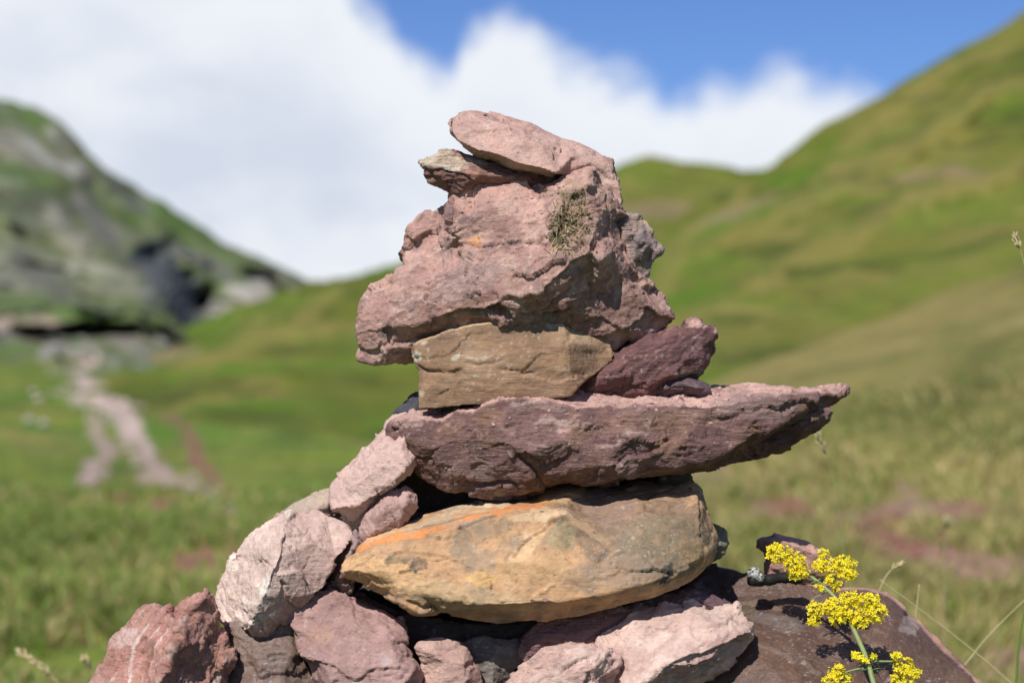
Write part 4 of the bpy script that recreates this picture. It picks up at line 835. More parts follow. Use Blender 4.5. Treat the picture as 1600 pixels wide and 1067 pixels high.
G_OL = (.098, .112, .016); G_GR = (.062, .125, .012); G_ST = (.21, .165, .055); G_DK = (.045, .058, .014); G_LT = (.12, .15, .03); G_BR = (.12, .085, .04)
M_hill = land_mat('hill_turf', (G_OL, (.070, .128, .010), G_ST, (.048, .062, .012), (.16, .135, .036)), .62, (.42, .3, 1.9))
M_meadow = land_mat('meadow_turf', ((.13, .165, .026), (.078, .155, .018), (.22, .19, .06), (.055, .08, .015), (.115, .16, .025)), 1.6, (.6, .5, 1.5))
M_slope = land_mat('dry_slope_turf', ((.135, .13, .036), (.20, .165, .06), (.27, .21, .095), (.065, .08, .02), (.15, .135, .042)), 2.2, (.6, .5, 1.6))
M_mount = land_mat('mountain_turf', ((.095, .125, .04), (.068, .12, .026), (.20, .195, .165), (.065, .072, .052), (.13, .135, .08)), .17, (.8, .6, 1.5))

ROCKG = (.25, .245, .235); ROCKD = (.16, .15, .145); SOIL = (.20, .10, .075); SOILP = (.31, .235, .205); SCREE = (.42, .335, .30)


def land(name, rows, px0, px1, nu, nv, mat, amp, scale, spots=(), warp=14, crag=None, wsc=None, sculpt=(), tint=()):
    V, px, py, d = loft(rows, px0, px1, nu, nv)
    if sculpt:                                     # spurs (towards us) and gullies (away) along lines on the slope
        q = np.ones(len(d)); C0 = np.array([0, -D, H]); Pw = V / (d * .02)[:, None]
        jx = px + 22 * fbm(Pw + 1, 4); jy = py + 14 * fbm(Pw + 6, 4)
        for (pts, w_, a_) in sculpt:
            ds, sg, par = polydist(jx, jy, pts)
            q -= a_ * np.exp(-(ds / w_) ** 1.4) * ss(np.minimum(par, 1 - par), -.01, .12)
        V = C0 + (V - C0) * q[:, None]; d = d * q
    wsc = wsc or scale
    n = fbm(V / scale, 5, .55)
    n2 = ridged(V / (scale * .35) + 7, 3)
    V[:, 2] += amp * (n + .35 * n2)
    bm, col = bare_mask(px, py, V / np.maximum(wsc, d * .035)[:, None], spots, warp)
    Pd = V / np.maximum(.12, d * .016)[:, None]
    bm = bm * ss(fbm(Pd * np.array([.8, .5, 1.]) + 4, 4, .65), -.42, .04)
    if crag:
        ca, cs, lo, hi = crag
        w = ss(fbm(V / np.array([cs * 1.3, cs * 1.3, cs * .8]) + 5, 4, .6), lo, hi)
        h, bid, bd = worley(V / cs + 3)
        w2 = np.maximum(w, 0) * (1 - .0 * bm)
        V[:, 1] -= w2 * ca * (1 + h + .6 * ridged(V / (cs * .5), 4))
        V[:, 2] += w2 * ca * .3 * h
        bm = np.maximum(bm, .8 * ss(w2, .35, 1.0)); g = np.clip(.8 + .5 * fbm(V / (cs * .3), 4), .4, 1.4)[:, None]
        sel = (w2 > .1)[:, None]
        col = np.where(sel, np.array(ROCKG) * g, col)
    for (pts, w_, c_, a_) in tint:
        Pw = V / (d * .03)[:, None]
        k_ = min(1, w_ / 14 + .25)
        ds, sg, par = polydist(px + 26 * k_ * fbm(Pw + 31, 4, .6), py + 13 * k_ * fbm(Pw + 36, 4, .6), pts)
        w = ss(1.5 - ds / w_ + .8 * fbm(Pw * 3 + 61, 4, .65), 0, .9) * a_ * ss(np.minimum(par, 1 - par), -.02, .1)
        col = np.where((w > bm)[:, None], np.array(c_), col); bm = np.maximum(bm, w)
    me = mesh_np(name, V, grid_faces(nv, nu)[:, ::-1], col)
    set_scalar(me, 'bare', bm)
    o = link(name, me, mat); o['kind'] = 'structure'
    return o


def row(*a):
    return list(a)


# left mountain, craggy limestone and turf
mc = [(-4200, 470), (-2600, 250), (-1500, -180), (-900, -200), (-300, 20), (0, 156), (44, 176), (88, 198), (115, 225), (145, 251), (176, 278), (211, 302), (247, 319), (273, 341), (308, 368), (352, 385), (396, 396), (423, 407), (467, 430), (495, 446), (560, 480), (640, 520)]
m_rows = [[(x, y + 60, 470) for x, y in mc], [(x, y, 430) for x, y in mc],
          [(-4200, 500, 380), (-2600, 300, 380), (-1500, 20, 380), (-900, 20, 380), (0, 260, 380), (100, 300, 380), (200, 360, 385), (300, 400, 390), (400, 425, 400), (495, 465, 405), (640, 540, 405)],
          [(-4200, 530, 320), (-2600, 380, 320), (-1500, 210, 320), (-900, 200, 320), (0, 360, 330), (100, 390, 330), (190, 415, 330), (240, 430, 345), (300, 425, 385), (400, 450, 390), (495, 480, 390), (640, 560, 390)],
          [(-900, 350, 270), (0, 440, 290), (120, 450, 285), (200, 465, 285), (238, 440, 300), (262, 447, 345), (330, 470, 390), (400, 480, 380), (495, 500, 380), (640, 570, 380)],
          [(-900, 480, 230), (0, 495, 250), (120, 492, 245), (200, 496, 245), (262, 492, 262), (292, 508, 350), (340, 515, 380), (400, 520, 360), (640, 600, 360)],
          [(-900, 640, 200), (0, 600, 215), (640, 620, 260)]]
land('mountain', m_rows, -4200, 640, 520, 190, M_mount, 3.0, 40, crag=(2.6, 8, .22, .60), wsc=30,
     sculpt=[([(140, 285), (190, 325), (240, 352)], 12, -.025), ([(225, 395), (262, 440), (300, 485), (330, 500)], 26, -.06), ([(90, 300), (150, 350), (205, 420), (240, 450)], 14, -.02), ([(250, 380), (300, 400), (350, 430)], 12, -.025), ([(0, 330), (80, 360), (150, 400)], 12, .03), ([(380, 430), (420, 455), (450, 470)], 10, -.04), ([(20, 420), (90, 440), (150, 440)], 10, -.04)],
     tint=[([(140, 280), (190, 322), (240, 350)], 9, (.10, .10, .10), .7), ([(225, 390), (260, 440), (300, 490), (330, 500)], 26, (.085, .09, .10), .95), ([(250, 385), (310, 410), (370, 450)], 12, (.10, .10, .10), .8), ([(100, 310), (160, 360), (210, 420)], 10, (.14, .135, .125), .8), ([(20, 215), (80, 250), (130, 270)], 12, (.33, .32, .30), .7), ([(60, 330), (110, 360), (150, 410)], 10, (.25, .23, .19), .6), ([(110, 420), (170, 440), (220, 440)], 8, (.3, .28, .23), .6), ([(20, 400), (60, 430), (120, 460)], 12, (.10, .10, .09), .7), ([(350, 470), (400, 460), (440, 450)], 8, (.3, .29, .27), .8)],  # dark tints along ravine and gullies put their shade into the colour
     spots=[(20, 235, 40, 14, 30, ROCKG, .6), (110, 262, 30, 8, 40, ROCKG, .5), (370, 482, 44, 10, -15, (.33, .31, .29), .8)])

# banded rock shelf at the mountain's foot, with an undercut
s_rows = [[(-4200, 560, 150), (-700, 470, 150), (0, 484, 150), (110, 480, 150), (230, 490, 150), (275, 512, 150), (320, 545, 150)],
          [(-700, 482, 130), (0, 500, 130), (110, 496, 130), (230, 500, 130), (275, 516, 132), (320, 550, 134)],
          [(-700, 500, 127), (0, 512, 127), (90, 508, 127), (150, 506, 127), (230, 506, 127), (275, 520, 128), (320, 556, 130)],
          [(-700, 520, 124), (0, 528, 124), (60, 524, 133), (130, 522, 133.5), (200, 520, 134), (255, 524, 133), (320, 562, 130)],
          [(-700, 545, 120), (0, 545, 121), (60, 545, 124), (130, 545, 124), (220, 540, 125), (320, 572, 120)],
          [(-700, 620, 100), (0, 620, 100), (320, 620, 100)]]
land('rock_shelf', s_rows, -700, 320, 260, 110, M_mount, .9, 10, crag=(1.6, 3.5, -.1, .35), wsc=10,
     spots=[(150, 530, 100, 14, 0, ROCKD, .8), (40, 515, 60, 12, 0, SOILP, .8), (110, 560, 40, 14, 0, SCREE, .9)])

# rounded hump and the big green hill
h_c = [(300, 700), (600, 420), (700, 400), (900, 300), (965, 265), (1000, 259), (1050, 256), (1100, 261), (1145, 266), (1190, 270), (1300, 320), (1500, 420)]
land('far_hill', [[(x, y + 40, 330) for x, y in h_c], [(x, y, 300) for x, y in h_c], [(x, y + 25, 285) for x, y in h_c], [(x, y + 150, 230) for x, y in h_c], [(x, y + 400, 180) for x, y in h_c]], 500, 1500, 200, 120, M_hill, 2.0, 22,
     spots=[(1010, 330, 60, 10, 0, G_BR, .6)])
b_c = [(-900, 720), (0, 640), (100, 592), (130, 577), (200, 552), (300, 512), (400, 475), (490, 446), (560, 429), (620, 414), (700, 405), (800, 402), (900, 402), (1000, 388), (1040, 360), (1080, 330), (1140, 292), (1195, 263), (1230, 240), (1300, 195), (1370, 150), (1450, 105), (1530, 60), (1600, 15), (1800, -120), (2600, -640)]
hb = [[(x, y + 70, 175) for x, y in b_c], [(x, y, 150) for x, y in b_c],
      [(x, y + (645 - y) * .12, 138) for x, y in b_c], [(x, y + (650 - y) * .35, 112) for x, y in b_c], [(x, y + (655 - y) * .6, 85) for x, y in b_c], [(x, y + (660 - y) * .85, 62) for x, y in b_c], [(x, max(790, y), 36) for x, y in b_c]]
DRY = (.20, .165, .05)
folds = [([(1192, 275), (1140, 320), (1085, 370), (1040, 430), (1000, 500)], 26, .05), ([(1620, 110), (1500, 190), (1400, 250), (1290, 310), (1180, 350), (1080, 400)], 24, .045), ([(1640, 250), (1500, 290), (1380, 350), (1260, 400), (1150, 470)], 26, .05),
         ([(1640, 330), (1540, 350), (1430, 410), (1350, 450)], 18, -.012), ([(1600, 180), (1480, 235), (1370, 290)], 22, -.010), ([(1300, 220), (1240, 290), (1150, 350)], 20, -.012), ([(560, 440), (480, 500), (380, 560), (260, 590)], 26, .04), ([(620, 480), (540, 560), (420, 620)], 24, -.02), ([(420, 480), (330, 530), (240, 560)], 18, -.012)]
land('hill', hb, -900, 2600, 380, 230, M_hill, .9, 9, warp=10, wsc=8, sculpt=folds,
     tint=[(p, w * .5, DRY, .5) for p, w, a in folds if a > 0] + [([(1600, 60), (1500, 110), (1400, 175), (1300, 235)], 9, DRY, .5), ([(1240, 330), (1330, 300), (1440, 280)], 6, DRY, .5), ([(1130, 560), (1300, 530), (1450, 480)], 10, DRY, .5)],
     spots=[(1470, 275, 60, 7, 0, (.17, .11, .05), .7), (1140, 335, 60, 8, -20, (.18, .15, .06), .6), (260, 560, 40, 9, -10, (.11, .09, .035), .6)], crag=None)

# meadow floor, rising into a dry slope on the right
A = [[(-1200, 560, 130), (-300, 565, 120), (0, 572, 110), (60, 575, 110), (130, 590, 100), (200, 620, 80), (300, 665, 62), (600, 710, 50), (800, 700, 30), (1000, 655, 26), (1100, 620, 25), (1250, 562, 25), (1400, 508, 25), (1600, 440, 25), (1800, 372, 25), (2600, 150, 25)],
     [(-1200, 585, 80), (-300, 588, 80), (0, 592, 78), (60, 595, 75), (130, 612, 68), (200, 640, 55), (300, 678, 45), (600, 715, 36), (800, 690, 24), (1000, 640, 21), (1100, 602, 20), (1250, 545, 20), (1400, 490, 20), (1600, 420, 20), (1800, 350, 20), (2600, 120, 20)],
     [(-1200, 640, 40), (0, 650, 38), (200, 680, 32), (300, 705, 27), (600, 730, 22), (800, 715, 17), (1000, 680, 15), (1250, 620, 14), (1600, 540, 14), (2600, 380, 14)],
     [(-1200, 700, 20), (0, 705, 20), (300, 740, 16), (600, 760, 14), (800, 760, 11.5), (1000, 745, 10.8), (1250, 710, 10.8), (1600, 670, 10.8), (2600, 600, 10)],
     [(-1200, 770, 11.5), (0, 775, 11.5), (300, 800, 10.5), (800, 810, 9), (1250, 790, 8), (1600, 775, 8), (2600, 720, 7.6)],
     [(-1200, 860, 7), (0, 865, 7), (800, 880, 6.6), (1250, 870, 6), (1600, 862, 6), (2600, 840, 5.6)],
     [(-1200, 960, 5), (0, 965, 5), (800, 985, 4.8), (1600, 965, 4.6), (2600, 950, 4.4)],
     [(-1200, 1100, 3.7), (800, 1100, 3.7), (2600, 1100, 3.6)],
     [(-1200, 1300, 2.3), (800, 1300, 2.3), (2600, 1300, 2.3)],
     [(-1200, 1500, 1.3), (800, 1430, 1.3), (2600, 1500, 1.3)]]
TR = [([(70, 545), (95, 570), (125, 592), (165, 615), (195, 650), (212, 690), (225, 720)], 13, SCREE, 1.0), ([(150, 655), (172, 700), (160, 735), (135, 765)], 10, SOILP, .95), ([(205, 690), (238, 735), (290, 757), (345, 790)], 11, SOILP, .95),
      ([(262, 655), (290, 690), (302, 715), (335, 745), (352, 775)], 7, SOIL, .9), ([(60, 620), (120, 628), (190, 622)], 6, SCREE, .8), ([(200, 782), (235, 792), (275, 790)], 9, SOIL, .95), ([(180, 828), (230, 822)], 7, SOIL, .9), ([(262, 880), (300, 876), (350, 880)], 14, (.24, .11, .09), 1.0), ([(320, 845), (370, 852)], 8, (.28, .16, .10), .7),
      ([(80, 978), (110, 988), (140, 990)], 11, (.20, .09, .07), .95), ([(175, 640), (190, 620), (205, 650)], 16, SCREE, .9)]
path = [(x, y, w * 1.6, w * 1.3, 0, c_, a_) for (pl, w, c_, a_) in TR for (x, y) in pl]
trk = TR
rt = [(1380, 825, 30, 30, 40, (.19, .085, .065), 1.0), (1430, 862, 50, 14, 10, (.20, .095, .07), 1.0), (1235, 795, 34, 12, 0, (.17, .08, .06), 1.0), (1500, 800, 40, 12, 0, (.22, .12, .09), .9), (1225, 790, 26, 10, -5, (.22, .12, .08), .9), (1350, 830, 22, 26, -20, SOIL, .9), (1400, 855, 44, 14, 20, SOIL, .95), (1460, 872, 60, 10, 0, SOIL, .9), (1370, 800, 60, 10, -10, (.25, .15, .12), .7), (1540, 885, 70, 18, 0, (.25, .15, .12), .8), (1430, 780, 44, 14, 10, (.25, .15, .12), .5), (1590, 800, 30, 16, 0, SOIL, .6), (1160, 800, 40, 12, 0, SOIL, .5),
      (1290, 835, 30, 10, 0, (.25, .15, .12), .6), (1570, 1050, 60, 22, 0, (.25, .15, .12), .7), (1300, 815, 20, 8, 0, SOIL, .5), (1080, 740, 60, 12, 0, G_ST, .4)]
meadow = land('ground', A, -1200, 2600, 460, 300, M_meadow, 0.0, 1.0, warp=16, wsc=.5, spots=rt,
              tint=trk + [([(1080, 625), (1250, 552), (1400, 500), (1620, 425)], 26, (.20, .165, .055), .7), ([(1500, 570), (1350, 610), (1150, 640)], 22, (.19, .16, .055), .5), ([(1150, 770), (1350, 750), (1600, 740)], 20, (.24, .19, .08), .6), ([(0, 800), (200, 790), (420, 830)], 8, (.17, .15, .05), .5), ([(0, 700), (160, 712), (330, 700)], 5, (.16, .14, .05), .5), ([(250, 900), (420, 880), (560, 870)], 16, (.24, .18, .08), .5)])
# relief that grows with distance, tussocks close by
me = meadow.data; nV = len(me.vertices)
co = np.empty(nV * 3, dtype=np.float32); me.vertices.foreach_get('co', co); co = co.reshape(-1, 3).astype(float)
dd = co[:, 1] + D
co[:, 2] += np.clip(dd - 1.6, 0, 4) / 4 * (.06 * fbm(co / .8, 4) + .035 * ridged(co / .3, 3)) + np.clip(dd - 8, 0, 30) / 30 * .5 * fbm(co / 5, 4)
me.vertices.foreach_set('co', co.astype(np.float32).ravel()); me.update()
me.materials.clear(); me.materials.append(M_meadow); me.materials.append(M_slope)
# dry slope on the right takes the straw-coloured turf
pc = np.zeros(len(me.polygons), dtype=np.int32)
cen = np.empty(len(me.polygons) * 3, dtype=np.float32); me.polygons.foreach_get('center', cen); cen = cen.reshape(-1, 3).astype(float)
az_ = cen[:, 0] / (cen[:, 1] + D)
pc[(az_ + .04 * fbm(cen / 1.5, 4) + .02 * fbm(cen / .3, 3)) > .03] = 1
me.polygons.foreach_set('material_index', pc)

# turf carried on round the cairn and behind the camera, out to the horizon
ang = np.linspace(rad(25), rad(335), 120); rr_ = np.concatenate([[0.02], np.geomspace(.3, 2500, 60)])
AA, RR = np.meshgrid(ang, rr_)
gx = np.sin(AA) * RR; gy = np.cos(AA) * RR - D
gz = -0.02 * np.clip(RR - 1, 0, 40) - .30 + .30 * np.exp(-((gx ** 2 + gy ** 2) / .8)) + .02 * fbm(np.stack([gx.ravel(), gy.ravel(), gx.ravel() * 0], 1) / .5, 3).reshape(gx.shape) * np.clip(RR, 0, 3)
Vb = np.stack([gx, gy, gz], 2).reshape(-1, 3)
mb = mesh_np('turf_plain', Vb, grid_faces(len(rr_), len(ang)), np.tile((.3, .2, .15), (len(Vb), 1)))
set_scalar(mb, 'bare', np.zeros(len(Vb)))
o = link('land', mb, M_meadow); o['kind'] = 'structure'
# low wide base under everything
Vb2 = np.array([(-3000, -3000, -6), (3000, -3000, -6), (3000, 3000, -6), (-3000, 3000, -6)], float)
mb2 = mesh_np('valley', Vb2, [[0, 1, 2, 3]], np.tile((.3, .2, .15), (4, 1))); set_scalar(mb2, 'bare', np.zeros(4))
o = link('terrain', mb2, M_hill); o['kind'] = 'structure'

# ------------------------------------------------------------------ grass
def ground_lookup():
    from mathutils.bvhtree import BVHTree
    dg = bpy.context.evaluated_depsgraph_get()
    return BVHTree.FromObject(meadow, dg)


def leaf_mat(name, rough=.6, trans=.25):
    m, t, b = principled(name)
    at = t.new('ShaderNodeAttribute', attribute_name='col')
    t.link(at.outputs['Color'], b.inputs['Base Color'])
    b.inputs['Roughness'].default_value = rough
    b.inputs['Specular IOR Level'].default_value = .3
    tr = t.new('ShaderNodeBsdfTranslucent'); t.link(at.outputs['Color'], tr.inputs['Color'])
    mx = t.new('ShaderNodeMixShader'); mx.inputs[0].default_value = trans
    out = t.n['Material Output']
    t.link(b.outputs[0], mx.inputs[1]); t.link(tr.outputs[0], mx.inputs[2]); t.link(mx.outputs[0], out.inputs['Surface'])
    return m


M_grass = leaf_mat('grass_blades')


def grass():
    bvh = ground_lookup()
    rs = np.random.RandomState(3)
    roots = []; 
    N = 12000                                   # tufts
    u = rs.uniform(-250, 1900, N); d = np.exp(rs.uniform(math.log(2.8), math.log(13), N))
    allV = []; allF = []; allC = []; off = 0
    pal = np.array([(.13, .17, .03), (.10, .165, .024), (.17, .18, .045), (.25, .205, .075), (.33, .265, .12), (.085, .125, .022)])
    gxx = (u - 800) * S / D * d; gyy = d - D; z_ = np.zeros(N)
    nz_a = perlin(np.stack([gxx * .8, gyy * .5, z_ + 3], 1)); nz_b = perlin(np.stack([gxx * 1.3 + 5, gyy * .9, z_ + 1], 1)); nz_c = perlin(np.stack([gxx * .9, gyy * .6, z_ + 7], 1))
    for i in range(N):
        if nz_b[i] < -.42: continue
        x = (u[i] - 800) * S / D * d[i]; y = d[i] - D
        hit = bvh.ray_cast(Vector((x, y, 30)), Vector((0, 0, -1)))
        if hit[0] is None: continue
        z = hit[0].z
        px = u[i]; py = 533 + (H - z) / d[i] * D / S
        soil = False
        for (sx, sy, rx, ry, an, c_, a_) in path + rt:
            if ((px - sx) / (rx * 1.15)) ** 2 + ((py - sy - ry * .7) / (ry * 2.0)) ** 2 < 1: soil = True; break
        if soil: continue
        dry = float(np.clip(.18 + .62 * float(ss(u[i], 850, 1200)) + .55 * nz_a[i], 0, 1))
        k = 14 if d[i] < 6 else 8
        h0 = rs.uniform(.03, .075) ; w0 = .0016 * (1 + d[i] * .35)
        a = rs.uniform(0, 2 * math.pi, k); sp = rs.uniform(0, .06, k) * (1 + d[i] * .15)
        bx = x + np.cos(a) * sp; by = y + np.sin(a) * sp
        hh = h0 * rs.uniform(.5, 1.25, k); lean = rs.uniform(.3, 1.2, k) * hh; la = a + rs.normal(0, .6, k)
        tx = bx + np.cos(la) * lean; ty = by + np.sin(la) * lean
        wa = rs.uniform(0, math.pi, k); wx = np.cos(wa) * w0; wy = np.sin(wa) * w0 * .3
        mx_ = bx + (tx - bx) * .35; my_ = by + (ty - by) * .35
        zb = np.full(k, z - .01)
        V = np.stack([np.stack([bx - wx, by - wy, zb], 1), np.stack([bx + wx, by + wy, zb], 1), np.stack([mx_ + wx * .8, my_ + wy * .8, zb + hh * .6], 1),
                      np.stack([mx_ - wx * .8, my_ - wy * .8, zb + hh * .6], 1), np.stack([tx, ty, zb + hh], 1)], 1).reshape(-1, 3)
        b = off + np.arange(k) * 5
        F = np.concatenate([np.stack([b, b + 1, b + 2], 1), np.stack([b, b + 2, b + 3], 1), np.stack([b + 3, b + 2, b + 4], 1)])
        ci = np.where(rs.rand(k) < dry, rs.randint(2, 5, k), rs.choice([0, 1, 5, 2], k))
        C = pal[ci] * rs.uniform(1.0, 1.4, (k, 1)) * (1 + .3 * nz_c[i])
        allV.append(V); allF.append(F); allC.append(np.repeat(C, 5, 0)); off += 5 * k
    me = mesh_np('meadow_grass', np.concatenate(allV), np.concatenate(allF), np.concatenate(allC), smooth=False)
    tag(link('meadow_grass', me, M_grass), 'short tufted green and straw coloured grass covering the meadow', 'grass', kind='stuff')
    return bvh


bvh = grass()


# ------------------------------------------------------------------ small things
def plain_mat(name, col, rough=.8, spec=.3, trans=0.0, var=.3, sc=300):
    m, t, b = principled(name)
    geo = t.new('ShaderNodeNewGeometry')
    n = t.noise(geo.outputs['Position'], sc, 4, .65)
    hs = t.new('ShaderNodeHueSaturation'); hs.inputs['Color'].default_value = (*col, 1)
    t.link(t.math('ADD', 1 - var * .5, t.math('MULTIPLY', n, var)), hs.inputs['Value'])
    t.link(hs.outputs[0], b.inputs['Base Color'])
    b.inputs['Roughness'].default_value = rough; b.inputs['Specular IOR Level'].default_value = spec
    if trans:
        tr = t.new('ShaderNodeBsdfTranslucent'); t.link(hs.outputs[0], tr.inputs['Color'])
        mx = t.new('ShaderNodeMixShader'); mx.inputs[0].default_value = trans
        t.link(b.outputs[0], mx.inputs[1]); t.link(tr.outputs[0], mx.inputs[2]); t.link(mx.outputs[0], t.n['Material Output'].inputs['Surface'])
    return m


class MB:
    def __init__(s): s.v = []; s.f = []
    def tube(s, pts, rads, n=7):
        pts = [Vector(p) for p in pts]; k0 = len(s.v)
        if isinstance(rads, (int, float)): rads = [rads] * len(pts)
        for i, p in enumerate(pts):
            d = (pts[min(i + 1, len(pts) - 1)] - pts[max(i - 1, 0)]).normalized()
            a = d.orthogonal().normalized() if i == 0 else (a - d * a.dot(d)).normalized()
            b = d.cross(a)
            for j in range(n):
                t = 2 * math.pi * j / n
                s.v.append(tuple(p + (a * math.cos(t) + b * math.sin(t)) * rads[i]))
        for i in range(len(pts) - 1):
            for j in range(n):
                q = k0 + i * n
                s.f.append((q + j, q + (j + 1) % n, q + n + (j + 1) % n, q + n + j))
        s.f.append(tuple(k0 + j for j in range(n))[::-1]); s.f.append(tuple(k0 + (len(pts) - 1) * n + j for j in range(n)))
    def blob(s, c, r, n=6, m=4, sq=(1, 1, 1), rnd=None, jit=0.0):
        k0 = len(s.v); c = Vector(c)
        J = lambda: 1 + (rnd.uniform(-jit, jit) if rnd else 0)
        s.v.append(tuple(c + Vector((0, 0, r * sq[2]))))
        for i in range(1, m):
            ph = math.pi * i / m
            for j in range(n):
                th = 2 * math.pi * (j + .5 * (i % 2)) / n; q = J()
                s.v.append((c.x + r * sq[0] * q * math.sin(ph) * math.cos(th), c.y + r * sq[1] * q * math.sin(ph) * math.sin(th), c.z + r * sq[2] * q * math.cos(ph)))
        s.v.append(tuple(c - Vector((0, 0, r * sq[2])))); e = len(s.v) - 1
        for j in range(n):
            s.f.append((k0, k0 + 1 + j, k0 + 1 + (j + 1) % n))
            s.f.append((e, e - n + (j + 1) % n, e - n + j))
        for i in range(m - 2):
            for j in range(n):
                a = k0 + 1 + i * n
                s.f.append((a + j, a + n + j, a + n + (j + 1) % n, a + (j + 1) % n))
    def quad(s, *p):
        k = len(s.v); s.v += [tuple(q) for q in p]; s.f.append(tuple(range(k, k + len(p))))
    def build(s, name, mat, parent=None, smooth=True, inv=None):
        me = bpy.data.meshes.new(name)
        off = Vector(parent.location) if parent is not None and inv is None else Vector((0, 0, 0))
        me.from_pydata([tuple(Vector(v) - off) for v in s.v], [], s.f)
        me.polygons.foreach_set('use_smooth', [smooth] * len(me.polygons)); me.update()
        return link(name, me, mat, parent)


def empty(name, loc):
    o = bpy.data.objects.new(name, None); SC.collection.objects.link(o); o.location = loc; o.empty_display_size = .01
    return o


def spline(pts, n):
    P = [Vector(p) for p in pts]; out = []
    for i in range(n):
        t = i / (n - 1) * (len(P) - 1); k = min(int(t), len(P) - 2); f = t - k
        p0, p1, p2, p3 = P[max(k - 1, 0)], P[k], P[k + 1], P[min(k + 2, len(P) - 1)]
        out.append(.5 * ((2 * p1) + (p2 - p0) * f + (2 * p0 - 5 * p1 + 4 * p2 - p3) * f * f + (3 * p1 - p0 - 3 * p2 + p3) * f ** 3))
    return out


G = lambda x, y, d=0: W(1060 + x * .3375, 780 + y * .3375, d)
M_petal = plain_mat('yellow_petal', (.93, .80, .035), .5, .3, .42, .2, 600)
M_stem = plain_mat('green_stem', (.20, .25, .10), .6, .3, 0, .4)
M_leaf = plain_mat('needle_leaf', (.11, .19, .05), .6, .3, .15, .4)


